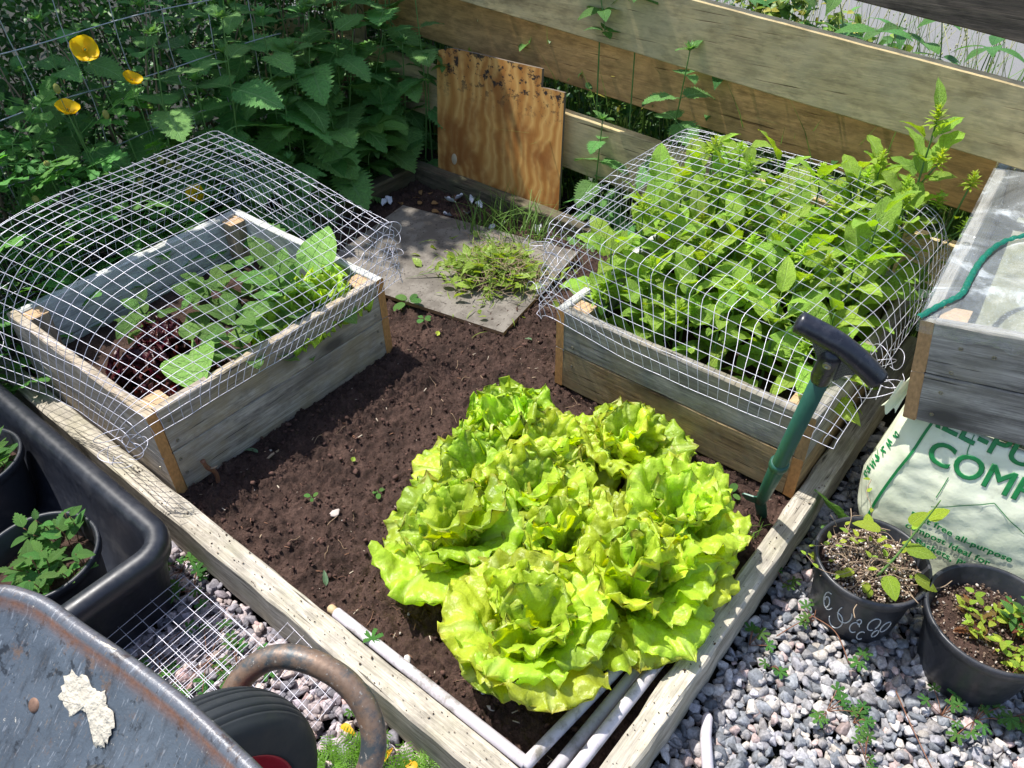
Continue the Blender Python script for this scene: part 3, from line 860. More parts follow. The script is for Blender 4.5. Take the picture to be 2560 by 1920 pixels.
# ================================================================== PLANT POTS
def pot(label, c, R, r0, zt, zb, seed, marks=False, group=None, fill=.03, squash=1.0):
    t = thing('plant_pot', label, 'plant pot', (c[0], c[1], zb), group)
    H = zt-zb
    prof = [(r0*.2, .004), (r0*.96, .004), (r0-.003, .008), (R*.9-.003, H*.80), (R*.93-.003, H*.83), (R-.004, H-.004), (R-.002, H), (R+.003, H), (R+.0045, H-.004),
            (R+.003, H-.022), (R*.955, H-.024), (R*.93, H*.80), (r0+.004, H*.12), (r0, 0), (r0*.2, 0)]
    M = Matrix.Translation((c[0], c[1], zb)) @ Matrix.Scale(squash, 4, (1, 0, 0))
    lathe('pot_wall', prof, M_pot, t, 56, M)
    Rf = R*.93-.004; n = 40; V = [(0, 0, 0)]; F = []
    for i in range(1, n//2+1):
        for j in range(48):
            a = j/48*2*math.pi; rr_ = Rf*i/(n/2); V.append((rr_*math.cos(a), rr_*math.sin(a), 0))
    V = np.array(V); V[:, 2] = .006*fbm(V[:, 0]*30, V[:, 1]*30, seed, 3)+.004*np.abs(fbm(V[:, 0]*90, V[:, 1]*90, seed+2, 2))-.006*(np.hypot(V[:, 0], V[:, 1])/Rf)**3
    F = [[0, 1+j, 1+(j+1) % 48] for j in range(48)]
    for i in range(n//2-1):
        for j in range(48): F.append([1+i*48+j, 1+(i+1)*48+j, 1+(i+1)*48+(j+1) % 48, 1+i*48+(j+1) % 48])
    link('compost', mesh_from('compost', V, F, smooth=True), t, M_soil, Matrix.Translation((c[0], c[1], zt-fill)))
    return t
pot1 = pot('black plastic pot with white chalk circles by the compost bag', (.738, -.203), .106, .082, .050, GZ+.004, 1, fill=.022)
pot2 = pot('black plastic pot of reddish seedlings at the right edge', (.748, -.428), .118, .088, .050, GZ+.004, 2, fill=.040)
def grit(c, R, z, n, seed, cols, parent, smin=.0015, smax=.005, name='perlite'):
    r = np.random.default_rng(seed); a = r.uniform(0, 2*np.pi, n); q = R*np.sqrt(r.uniform(0, 1, n))
    P = np.c_[c[0]+q*np.cos(a), c[1]+q*np.sin(a), np.full(n, z)+r.uniform(-.002, .006, n)]
    C = np.array(cols)[r.integers(0, len(cols), n)]*r.uniform(.8, 1.15, (n, 1))
    o = scatter(name, P, r.uniform(smin, smax, n), np.clip(C, 0, 1), ROCKS1, M_grit, rand_rot(n, r), parent)
    o['kind'] = 'stuff'
grit((.738, -.203), .09, .030, 1400, 1, [(.50, .41, .36), (.58, .54, .50), (.12, .09, .07), (.06, .045, .035), (.30, .21, .15), (.2, .15, .1)], pot1)
grit((.748, -.428), .10, .012, 700, 2, [(.12, .08, .055), (.06, .04, .03), (.2, .14, .1), (.09, .06, .04), (.14, .1, .07), (.4, .35, .3)], pot2)
# chalk marks on pot 1
mc = plain('white_chalk', (.55, .56, .56), .9, nscale=300, var=.5)
g = Geo(); r = random.Random(4)
def potpt(ang, h):   # point on the wall of pot 1
    H = .05-(GZ+.004); z0 = h*H; R_ = (.082+.004)+(.106*.93-.086)*(h-.12)/.68
    return np.array([.738+math.cos(ang)*(R_+.0008), -.203+math.sin(ang)*(R_+.0008), GZ+.004+z0])
for (a0, h0, ra, rh) in [(2.75, .56, .10, .14), (3.15, .52, .11, .14), (3.42, .36, .07, .10), (3.75, .50, .09, .12), (3.45, .50, .035, .05), (3.02, .33, .12, .14), (3.62, .22, .06, .08), (4.05, .42, .08, .10), (3.9, .28, .05, .07), (2.72, .52, .05, .09)]:
    k0 = r.uniform(0, 6); span = r.uniform(4.2, 6.3)
    pts_ = [potpt(a0+1.25*ra*math.cos(k0+span*i/16), h0+1.15*rh*math.sin(k0+span*i/16)) for i in range(17)]
    V, F = tube_arrays(pts_, .0012, 5); g.add(V, F)
link('chalk_doodles', g.mesh('chalk_doodles'), pot1, mc)

# ================================================================== COMPOST BAG
bagm = Mt('bag_film'); v = bagm.coord(rand=False)
cb = bagm.mix(bagm.ramp(bagm.noise(v, 7.0, 3), [(.3, 0.0), (.7, 1.0)]), (.76, .80, .56), (.86, .88, .70))
cb = bagm.mix(bagm.ramp(bagm.noise(v, 22.0, 6, .7), [(.55, 0.0), (.75, .4)]), cb, (.30, .28, .20))
M_bag = bagm.done(bagm.n('MixShader', {0: .12, 1: bagm.bsdf(cb, .38, bagm.bump(bagm.noise(v, 30.0, 4), .35, .006), spec=.5), 2: bagm.n('BsdfTranslucent', {'Color': cb})}))
M_bagprint = plain('bag_print_green', (.012, .20, .055), .42, 0, 60, .15, .2)
def bag_left(z):   # y of the left edge
    return float(np.interp(z, [-.13, -.10, -.03, .04, .11, .19, .25, .30], [-.165, -.146, -.107, -.093, -.105, -.117, -.131, -.15]))
def bag_x(y, z):
    e = np.clip((bag_left(0.05)-.0-y)/.10, 0, 1)
    return .935-.028*np.sqrt(1-(1-e)**2)+.012*fbm(np.asarray(y)*6+3, np.asarray(z)*7, 77, 3)+.0035*fbm(np.asarray(y)*22, np.asarray(z)*26, 78, 2)+.12*(np.asarray(z)+.1)+.18*np.clip(np.asarray(z)-.12, 0, 1)
bag = thing('compost_bag', 'pale green plastic bag of compost with green print behind the pots', 'compost bag', (.95, -.35, GZ))
ny, nz = 90, 60; V = []; yb = -.78
for i in range(nz+1):
    z = GZ+.006+(.244-GZ)*i/nz; yl = bag_left(z)
    for j in range(ny+1):
        y = yl+(yb-yl)*j/ny
        e = np.clip((yl-y)/.06, 0, 1); x = float(bag_x(y, z))+.035*(1-math.sqrt(1-(1-e)**2))
        V.append((x, y, z))
nf = len(V); V2 = [(v_[0]+.13-.10*(abs(((v_[2]-.05)/.19))**3), v_[1], v_[2]) for v_ in V]
idx = lambda i, j: i*(ny+1)+j
F = [[idx(i, j), idx(i+1, j), idx(i+1, j+1), idx(i, j+1)] for i in range(nz) for j in range(ny)]
F += [[nf+idx(i, j), nf+idx(i, j+1), nf+idx(i+1, j+1), nf+idx(i+1, j)] for i in range(nz) for j in range(ny)]
for i in range(nz): F += [[idx(i, 0), nf+idx(i, 0), nf+idx(i+1, 0), idx(i+1, 0)], [idx(i, ny), idx(i+1, ny), nf+idx(i+1, ny), nf+idx(i, ny)]]
for j in range(ny): F += [[idx(nz, j), nf+idx(nz, j), nf+idx(nz, j+1), idx(nz, j+1)], [idx(0, j), idx(0, j+1), nf+idx(0, j+1), nf+idx(0, j)]]
link('bag_film', mesh_from('bag_film', V+V2, np.array(F), smooth=True), bag, M_bag)
# crumpled flap at the bag's top left corner
V = []; 
for i in range(13):
    for j in range(9):
        u_, w_ = i/12, j/8
        V.append((.955+.03*math.sin(u_*5)*w_+.02*w_, -.118+.03*u_-.02*w_, .235+.13*w_*(1-.4*u_)+.012*math.sin(u_*9+w_*5)))
F = np.array([[i*9+j, (i+1)*9+j, (i+1)*9+j+1, i*9+j+1] for i in range(12) for j in range(8)])
link('torn_flap', mesh_from('torn_flap', V, F, smooth=True), bag, M_bag)
def print_text(body, y, z, h, offset=0.0, spacing=1.0, rot=0.0, lab=None):
    cu = bpy.data.curves.new('print', 'FONT'); cu.body = body; cu.size = h/.70; cu.bevel_depth = offset; cu.bevel_resolution = 0; cu.space_character = spacing; cu.resolution_u = 4
    ob = bpy.data.objects.new('print', cu); COL.objects.link(ob)
    bpy.context.view_layer.update()
    me = bpy.data.meshes.new_from_object(ob); bpy.data.objects.remove(ob)
    bm = bmesh.new(); bm.from_mesh(me); bmesh.ops.triangulate(bm, faces=bm.faces, quad_method='FIXED', ngon_method='EAR_CLIP')
    xs_ = [v_.co.x for v_ in bm.verts]; k_ = min(xs_)
    while k_ < max(xs_):
        bmesh.ops.bisect_plane(bm, geom=bm.verts[:]+bm.edges[:]+bm.faces[:], plane_co=(k_, 0, 0), plane_no=(1, 0, 0)); k_ += .013
    for k_ in (h*.33, h*.66):
        bmesh.ops.bisect_plane(bm, geom=bm.verts[:]+bm.edges[:]+bm.faces[:], plane_co=(0, k_, 0), plane_no=(0, 1, 0))
    c, s = math.cos(rot), math.sin(rot)
    for v_ in bm.verts:
        a, b = v_.co.x*c-v_.co.y*s, v_.co.x*s+v_.co.y*c
        yy, zz = y-a, z+b
        e = np.clip((bag_left(zz)-yy)/.06, 0, 1)
        v_.co = (float(bag_x(yy, zz))+.035*(1-math.sqrt(max(0, 1-(1-e)**2)))-.0022-v_.co.z*.3, yy, zz)
    bm.to_mesh(me); bm.free(); me.name = 'printed_words'
    o = link('printed_words', me, bag, M_bagprint)
    return o
print_text('ALL-PURPOSE', -.158, .238, .047, .0012, 1.0, -.05)
print_text('COMPOST', -.200, .165, .049, .0014, 1.0, -.02)
print_text('Peat free all-purpose', -.222, .026, .0150, .0007, 1.08, .0)
print_text('compost ideal for', -.222, -.004, .0150, .0007, 1.08, .0)
print_text('Baskets, Planters', -.252, -.034, .0150, .0007, 1.08, .0)
def print_line(pts, w):
    C = catmull(pts, 6); V = []
    for i, (y, z) in enumerate(C):
        d = C[min(i+1, len(C)-1)]-C[max(i-1, 0)]; d /= np.linalg.norm(d)+1e-9; n_ = np.array([-d[1], d[0]])*w/2
        for s in (-1, 1):
            yy, zz = y+n_[0]*s, z+n_[1]*s
            e = np.clip((bag_left(zz)-yy)/.06, 0, 1)
            V.append((float(bag_x(yy, zz))+.035*(1-math.sqrt(max(0, 1-(1-e)**2)))-.002, yy, zz))
    F = np.array([[2*i, 2*i+1, 2*i+3, 2*i+2] for i in range(len(C)-1)])
    link('printed_line', mesh_from('printed_line', V, F), bag, M_bagprint)
print_line([(-.190, .262), (-.182, .215), (-.176, .17), (-.162, .10), (-.150, .02), (-.146, -.05)], .0055)
for ln in ([(-.255, .150), (-.253, .12), (-.251, .098)], [(-.250, .071), (-.30, .108), (-.346, .139)], [(-.346, .139), (-.38, .12), (-.45, .083)], [(-.262, .25), (-.264, .22), (-.268, .205)]):
    print_line(ln, .0018)
for k_, (zc, yc) in enumerate([(.055, -.104), (.072, -.106), (.090, -.110), (.108, -.113), (.128, -.118), (.150, -.124), (.175, -.130)]):
    a_ = [(yc-.004+.007*math.sin(q_*2.3+k_), zc+.012*(q_/5-.5)+.003*math.cos(q_*3+k_)) for q_ in range(6)]
    print_line(a_, .0026)

# ================================================================== COLD FRAME
TL = Vector((.94, -.102, .47)); f1 = Vector((.0808, -.9862, .1442)).normalized(); f2 = Vector((.99667, .08158, 0)).normalized()
f3 = f1.cross(f2); f3 = f3 if f3.z > 0 else -f3; f3.normalize()
cf = thing('cold_frame', 'grey wooden cold frame topped with clear plastic film at the right edge', 'cold frame', tuple(TL-f3*.226))
Lx_, Ly_ = .90, .62; hb = .112
def L3(a, b, c): return TL+f1*a+f2*b+f3*c
for k_, c_ in enumerate((-.057, -.172)):
    board('board', L3(.0245, .012, c_), L3(Ly_, .012, c_), hb, .024, f3, M_coldwood, cf, seed=300+k_)
    board('board', L3(.012, 0, c_), L3(.012, Lx_, c_), hb+.002, .024, f3, M_coldwood, cf, seed=310+k_)
    board('board', L3(.0245, Lx_-.012, c_), L3(Ly_, Lx_-.012, c_), hb, .024, f3, M_coldwood, cf, seed=320+k_)
board('corner_post', L3(.05, .05, -.18), L3(.05, .05, -.006), .048, .05, f1, M_post, cf, seed=330)
board('corner_post', L3(.05, Lx_-.05, -.18), L3(.05, Lx_-.05, -.006), .048, .05, f1, M_post, cf, seed=331)
for (a, c_) in ((.075, -.045), (.068, -.10), (.058, -.15), (.05, -.205), (.13, -.05)):
    link('screw', SCREW, cf, M_screw, basis(f1, f3, -f2, L3(a, -.0006, c_)))
for (a, b) in ((.014, .02), (.014, .33)):
    link('clout_nail', SCREW, cf, M_screw, basis(f1, f2, f3, L3(a, b, .0015)) @ Matrix.Scale(1.8, 4))
fm = Mt('clear_film'); v = fm.coord(rand=False)
wr = fm.noise(fm.map(v, (1, 1, 1), rot=(0, 0, .6)), 7.0, 5, .6, 1.2)
haze_ = fm.ramp(wr, [(.3, .04), (.55, .16), (.72, .65)])
drop = fm.ramp(fm.n('TexVoronoi', {'Vector': v, 'Scale': 150.0}), [(.10, .7), (.16, 0.0)])
drop = fm.math('MULTIPLY', drop, fm.ramp(fm.noise(v, 10.0, 2), [(.48, 0.0), (.58, 1.0)]))
alpha = fm.math('MAXIMUM', haze_, drop)
body = fm.bsdf((.80, .86, .88), .18, fm.bump(wr, 1.0, .02), spec=.8)
M_film = fm.done(fm.n('MixShader', {0: alpha, 1: fm.n('MixShader', {0: .10, 1: fm.n('BsdfTransparent', {'Color': (.94, .97, .97, 1)}), 2: fm.n('BsdfGlossy', {'Roughness': .08, 'Normal': fm.bump(wr, 1.0, .02)})}), 2: body}))
n1, n2 = 60, 70; V = []
for i in range(n1+1):
    for j in range(n2+1):
        a = -.004+(Ly_+.004)*i/n1; b = -.008+(Lx_+.012)*j/n2
        sag = -.012*math.sin(math.pi*min(1, max(0, (a-.02)/(Ly_-.02))))*math.sin(math.pi*min(1, max(0, (b-.02)/(Lx_-.04)))) if a > .02 else 0
        h = .0035+sag+.007*(fbm(np.array(a*9+b*5), np.array(b*3), 90, 3))*min(1, max(0, (a-.02)/.05))
        V.append(L3(a, b, float(h)))
# film folded down over the front edge
F = [[i*(n2+1)+j, (i+1)*(n2+1)+j, (i+1)*(n2+1)+j+1, i*(n2+1)+j+1] for i in range(n1) for j in range(n2)]
base_ = len(V)
for i in range(n1+1):
    a = -.004+(Ly_+.004)*i/n1; d = .010+.018*float(vnoise(np.array(a*14), np.array(0.0), 5))+.01*(i > 14)
    V.append(L3(a, -.010, -d*.5)); V.append(L3(a, -.006-.004*math.sin(i), -d))
for i in range(n1): F += [[i*(n2+1), (i+1)*(n2+1), base_+(i+1)*2, base_+i*2], [base_+i*2, base_+(i+1)*2, base_+(i+1)*2+1, base_+i*2+1]]
link('plastic_film', mesh_from('plastic_film', V, np.array(F), smooth=True), cf, M_film)
tm = Mt('green_webbing'); v = tm.coord(rand=False)
M_tape = tm.done(tm.bsdf(tm.mix(tm.noise(v, 60.0, 4), (.004, .075, .048), (.008, .17, .11)), .3, tm.bump(tm.noise(v, 90.0, 3), .8, .004)))
def tape(pts, w, nm):
    C = catmull(pts, 10); V = []
    for i in range(len(C)):
        d = C[min(i+1, len(C)-1)]-C[max(i-1, 0)]; d /= np.linalg.norm(d); n_ = np.array([-d[1], d[0]])*w/2
        for s, hh in ((-1, .008), (-.5, .012), (.5, .012), (1, .008)):
            V.append(L3(C[i][0]+n_[0]*s, C[i][1]+n_[1]*s, hh+.0015*math.sin(i*1.7)))
    F = np.array([[i*4+j, i*4+j+1, i*4+j+5, i*4+j+4] for i in range(len(C)-1) for j in range(3)])
    link(nm, mesh_from(nm, V, F, smooth=True), cf, M_tape)
tape([(-.004, -.006), (.021, .052), (.046, .104), (.049, .17), (.054, .252), (.073, .335), (.109, .385), (.16, .42), (.3, .45)], .0125, 'webbing_strap')
tape([(-.004, Lx_+.004), (.03, Lx_-.04), (.06, Lx_-.10), (.09, Lx_-.14)], .020, 'webbing_strap')
# leafy litter and seedlings seen through the film
M_inside = plain('cold_frame_soil', (.20, .20, .12), .8, 0, 12, .6, .5, dirt=(.45, .42, .34), dirt_amt=.8, dirt_scale=7)
V = [L3(.03, .03, -.15), L3(Ly_, .03, -.15), L3(Ly_, Lx_-.03, -.15), L3(.03, Lx_-.03, -.15)]
link('compost', mesh_from('compost', V, [[0, 1, 2, 3]]), cf, M_inside)
# stack of filled bags that carries the cold frame
for k_, (zc, hh_, lab_) in enumerate([(-.045, .15, 'lower filled bag under the cold frame'), (.12, .16, 'upper filled bag under the cold frame')]):
    nx_, V, F = 26, [], []
    for i in range(nx_+1):
        for j in range(nx_):
            th_ = 2*math.pi*j/nx_; ph_ = -math.pi/2+math.pi*i/nx_
            cx_, cy_ = math.copysign(abs(math.cos(th_))**.35, math.cos(th_)), math.copysign(abs(math.sin(th_))**.35, math.sin(th_))
            rz = math.copysign(abs(math.sin(ph_))**.6, math.sin(ph_)); rc = abs(math.cos(ph_))**.35
            V.append((1.45+.34*cx_*rc, -.52+.30*cy_*rc, zc+hh_/2*rz+(k_*.0)))
    for i in range(nx_):
        for j in range(nx_): F.append([i*nx_+j, i*nx_+(j+1) % nx_, (i+1)*nx_+(j+1) % nx_, (i+1)*nx_+j])
    o = link('filled_sack', mesh_from('filled_sack', V, np.array(F), smooth=True), None, M_bag)
    tag(o, lab_, 'compost bag')

# ================================================================== BLACK TROUGH
def rrect(x0, x1, y0, y1, r, n=8):
    out = []
    for (cx_, cy_, a0) in ((x1-r, y1-r, 0), (x0+r, y1-r, 90), (x0+r, y0+r, 180), (x1-r, y0+r, 270)):
        for k in range(n+1):
            a = math.radians(a0+90*k/n); out.append((cx_+r*math.cos(a), cy_+r*math.sin(a)))
    return np.array(out)
tr = thing('black_trough', 'large black plastic trough with a thick rolled rim beside the bed', 'trough', (-.33, 1.35, GZ))
X0, X1, Y0, Y1, ZT = -.66, -.096, .880, 1.88, .098
prof = [(-.075, GZ+.006, .08), (-.012, ZT-.035, .07), (-.006, ZT-.012, .07), (.0, ZT-.001, .075), (-.010, ZT+.006, .07), (-.030, ZT+.006, .06), (-.044, ZT-.001, .05), (-.050, ZT-.015, .045), (-.056, ZT-.04, .045), (-.105, GZ+.02, .04), (-.16, GZ+.016, .03)]
V = []; m_ = None
prof = [(-.045, GZ+.005), (-.014, ZT-.046), (.000, ZT-.043), (.003, ZT-.020), (.0, ZT-.006), (-.008, ZT+.003), (-.022, ZT+.006), (-.036, ZT+.003), (-.043, ZT-.008), (-.048, ZT-.04), (-.085, GZ+.02), (-.15, GZ+.014)]
for (o_, z_) in prof:
    rc = max(.02, .085+o_)
    P = rrect(X0-o_, X1+o_, Y0-o_, Y1+o_, rc); m_ = len(P)
    V += [(x, y, z_) for x, y in P]
F = [[i*m_+j, i*m_+(j+1) % m_, (i+1)*m_+(j+1) % m_, (i+1)*m_+j] for i in range(len(prof)-1) for j in range(m_)]
F.append([(len(prof)-1)*m_+j for j in range(m_)])
link('trough_body', mesh_from('trough_body', V, F, smooth=True), tr, M_black)
pot3 = pot('round black pot of leafy seedlings standing inside the trough', (-.298, 1.085), .112, .085, .082, GZ+.022, 5, fill=.05)
pot4 = pot('black pot at the far left inside the trough', (-.262, 1.475), .105, .08, .075, GZ+.022, 6, fill=.05)

# ================================================================== WHEELBARROW
wb = thing('wheelbarrow', 'old wheelbarrow with a scratched blue grey steel tray and red hubbed wheel', 'wheelbarrow', (-.45, .35, GZ))
pm = Mt('tray_paint'); v = pm.coord(rand=False)
c = pm.mix(pm.noise(v, 9.0, 5, .6), (.045, .058, .075), (.13, .155, .185))
sc1 = pm.ramp(pm.noise(pm.map(v, (60, 330, 60), rot=(0, 0, .5)), 1.0, 4, .7), [(.60, 0.0), (.70, .75)])
c = pm.mix(sc1, c, (.20, .14, .085))
sc2 = pm.ramp(pm.noise(pm.map(v, (40, 260, 40), (5, 2, 1), rot=(0, 0, .45)), 1.0, 3, .6), [(.62, 0.0), (.66, .8)])
c = pm.mix(sc2, c, (.22, .24, .27))
st_ = pm.ramp(pm.noise(pm.map(v, (16, 60, 16), rot=(0, 0, .3)), 1.0, 5, .7), [(.52, 0.0), (.66, .6)])
c = pm.mix(st_, c, (.028, .03, .035))
rs_ = pm.ramp(pm.noise(v, 22.0, 6, .75), [(.60, 0.0), (.68, .7)])
c = pm.mix(rs_, c, (.17, .10, .06))
sp = pm.ramp(pm.noise(v, 75.0, 5, .75), [(.66, 0.0), (.70, 1.0)])
c = pm.mix(sp, c, (.50, .48, .43))
bk = pm.ramp(pm.noise(v, 30.0, 5, .7), [(.56, 0.0), (.62, .8)])
c = pm.mix(bk, c, (.012, .013, .016))
att = pm.n('Attribute', attribute_name='Col')
rf = pm.n('SeparateXYZ', {0: att})
rf = pm.math('MULTIPLY', rf, pm.ramp(pm.noise(v, 45.0, 5, .7), [(.25, .35), (.6, 1.0)]))
c = pm.mix(rf, c, pm.mix(pm.noise(v, 120.0, 3), (.16, .06, .03), (.36, .17, .09)))
M_tray = pm.done(pm.bsdf(c, pm.ramp(sp, [(0, .42), (1, .9)]), pm.bump(pm.math('ADD', sp, pm.noise(v, 200.0, 3)), .5, .0015), spec=.5, metal=.15))
rim_o = [(-.62, .722), (-.53, .722), (-.452, .712), (-.405, .680), (-.384, .640), (-.371, .595), (-.362, .520), (-.348, .426), (-.339, .329), (-.336, .24), (-.336, .15), (-.338, .08), (-.345, .0), (-.36, -.05), (-.39, -.09), (-.45, -.11), (-.53, -.12), (-.62, -.12)]
C = catmull([(x, y, 0) for x, y in rim_o], 6)[:, :2]
cen = np.array([-.62, .3])
def inset(Cu, d):
    tn = np.gradient(Cu, axis=0); tn /= np.linalg.norm(tn, axis=1)[:, None]; return Cu+np.c_[tn[:, 1], -tn[:, 0]]*d
prof = [(.004, .436, 0), (-.001, .447, .1), (.003, .4525, .15), (.010, .4530, .1), (.0165, .4490, .05), (.0200, .4430, .8), (.0225, .4385, .55), (.0285, .431, .08), (.034, .425, .0), (.05, .408, 0), (.07, .387, 0), (.10, .355, 0), (.13, .326, 0), (.16, .297, 0), (.19, .268, 0), (.225, .245, .2), (.27, .238, .1)]
# inner side is to the right of travel -> toward -x
V = []; cols = []; 
for (d, z, r_) in prof:
    Q = inset(C, d)
    # keep the cross-section from folding at the corners
    for p, q in zip(Q, C):
        V.append((p[0], p[1], z+.0012*math.sin(q[1]*41)+.0015*math.sin(q[1]*13)+(.006*float(fbm(np.array(p[1]*14), np.array(d*16), 61, 3)) if .03 < d < .22 else 0))); cols.append((r_, 0, 0))
m_ = len(C); nP = len(prof)
F = [[i*m_+j, i*m_+j+1, (i+1)*m_+j+1, (i+1)*m_+j] for i in range(nP-1) for j in range(m_-1)]
F.append([(nP-1)*m_+j for j in range(m_)][::-1])
link('tray', mesh_from('tray', V, F, col=np.array(cols), smooth=True), wb, M_tray)
# underside of the tray, closing it as a real shell
V2 = []
for (d, z) in [(.004, .436), (.030, .420), (.10, .350), (.19, .262), (.225, .238), (.27, .231)]:
    V2 += [(p[0]+.003, p[1], z) for p in inset(C, d)]
F = [[i*m_+j, (i+1)*m_+j, (i+1)*m_+j+1, i*m_+j+1] for i in range(5) for j in range(m_-1)]
F.append([5*m_+j for j in range(m_)])
link('tray_underside', mesh_from('tray_underside', V2, F, smooth=True), wb, M_black)
# splash of dried mortar on the inner front panel
def tray_pt(d, y):   # d: inset distance, y position along the front
    z = float(np.interp(d, [p_[0] for p_ in prof], [p_[1] for p_ in prof])); xo = float(np.interp(y, [c_[1] for c_ in rim_o[3:14]][::-1], [c_[0] for c_ in rim_o[3:14]][::-1]))
    return np.array([xo-d, y, z])
M_mortar = plain('dried_mortar', (.52, .47, .38), .95, 0, 90, .3, 1.0, .1, bdist=.006)
def splat(outl, name, h=.0025):
    O = np.array(outl); c0 = O.mean(0); V = [tray_pt(*c0)+np.array([-.004, 0, .006])*h/.0025]; F = []; n = len(O)*4
    Cc = catmull(np.c_[O, np.zeros(len(O))], 4, closed=True)[:, :2]; n = len(Cc)
    for k, s in enumerate((.35, .7, .93, 1.0)):
        for p in Cc:
            q = c0+(p-c0)*(s if s < 1 else 1)*(1+.07*math.sin(p[0]*900+p[1]*700)*(k > 1)); hh_ = h*(1.6, 1.5, 1.1, -.3)[k]*(.7+.6*float(vnoise(np.array(q[0]*160), np.array(q[1]*160), 3)))
            V.append(tray_pt(*q)+np.array([-.7, 0, .7])*hh_)
    for j in range(n): F.append([0, 1+j, 1+(j+1) % n])
    for i in range(3):
        for j in range(n): F.append([1+i*n+j, 1+(i+1)*n+j, 1+(i+1)*n+(j+1) % n, 1+i*n+(j+1) % n])
    link(name, mesh_from(name, V, F, smooth=True), wb, M_mortar)
splat([(0.0381, 0.5096), (0.0365, 0.4906), (0.0429, 0.4751), (0.0468, 0.4604), (0.0424, 0.4461), (0.0519, 0.4398), (0.0538, 0.4269), (0.0638, 0.4144), (0.0767, 0.413), (0.0847, 0.4162), (0.0876, 0.4291), (0.0744, 0.4321), (0.0683, 0.4471), (0.0688, 0.4664), (0.0726, 0.4767), (0.0807, 0.4799), (0.0771, 0.4932), (0.0725, 0.5039), (0.0736, 0.5116), (0.0624, 0.5143), (0.053, 0.5172)], 'mortar_splash', .0014)
splat([(.0050, .5070), (.0045, .487), (.0035, .470), (.0045, .458), (.009, .472), (.0105, .492)], 'mortar_splash', .0008)
bp = tray_pt(.0926, .545); nb_ = Vector((-.70, 0, .72)).normalized()
o = lathe('tray_bolt', [(.0, .0035), (.006, .0032), (.009, .0018), (.0105, 0)], plain('rusty_bolt', (.20, .12, .085), .7, .5, 120, .5, .6), wb, 20, basis(Vector((0, 1, 0)), nb_.cross(Vector((0, 1, 0))), nb_, Vector(bp)))
# wheel (axis along y)
wc = np.array([-.438, .385, .117]); Rw = .242
wheel_M = basis((1, 0, 0), (0, 0, 1), (0, -1, 0), wc)
hw = .050; tp = []
for k in range(15):   # tread with five grooves
    z = -.038+.076*k/14; crown = Rw-.010*(abs(z)/.038)**2.2
    tp += [(crown, z-.0012)]
    if k in (2, 4, 7, 10, 12): tp += [(crown-.0045, z), (crown-.0045, z+.0014), (crown, z+.0020)]
tyre_prof = [(Rw*.70, -.030), (Rw*.725, -.043), (Rw*.78, -hw), (Rw*.90, -.0485), (Rw-.014, -.0415)]+tp+[(Rw-.014, .0415), (Rw*.90, .0485), (Rw*.78, hw), (Rw*.76, hw+.0008), (Rw*.75, hw), (Rw*.725, .043), (Rw*.70, .030)]
wheel = link('wheel', mesh_from('wheel', *tube_arrays([wc+np.array([0, .085, 0]), wc+np.array([0, -.085, 0])], .012, 14)), wb, M_screw)
lathe('tyre', tyre_prof, M_rubber, wheel, 96, wheel_M)
lathe('rim', [(Rw*.16, .030), (Rw*.17, .036), (Rw*.55, .020), (Rw*.64, .026), (Rw*.695, .040), (Rw*.72, .045), (Rw*.745, .048), (Rw*.735, .043), (Rw*.70, .03), (Rw*.70, -.03), (Rw*.16, -.03)], M_red, wheel, 64, wheel_M)
# bent tube hoop round the wheel
M_rusttube = None
rm = Mt('rusty_blue_tube'); v = rm.coord(rand=False)
rn = rm.ramp(rm.noise(v, 26.0, 6, .7), [(.40, 0.0), (.56, 1.0)])
cr_ = rm.mix(rn, (.060, .075, .085), rm.mix(rm.noise(v, 150.0, 3), (.15, .085, .055), (.27, .20, .15)))
cr_ = rm.mix(rm.ramp(rm.noise(v, 140.0, 3), [(.64, 0.0), (.69, .8)]), cr_, (.35, .33, .30))
M_rusttube = rm.done(rm.bsdf(cr_, .5, rm.bump(rm.noise(v, 180.0, 4), .4, .001), metal=.35))
hoop = [(-.60, .485, .03), (-.42, .487, .045), (-.32, .490, .085), (-.262, .492, .135), (-.218, .488, .174), (-.178, .462, .197), (-.150, .415, .203), (-.131, .355, .188), (-.132, .305, .160), (-.150, .272, .128), (-.185, .255, .095), (-.24, .250, .070), (-.34, .252, .05), (-.60, .252, .04)]
tube('front_hoop', catmull(hoop, 8), .0200, M_rusttube, wb, 20)
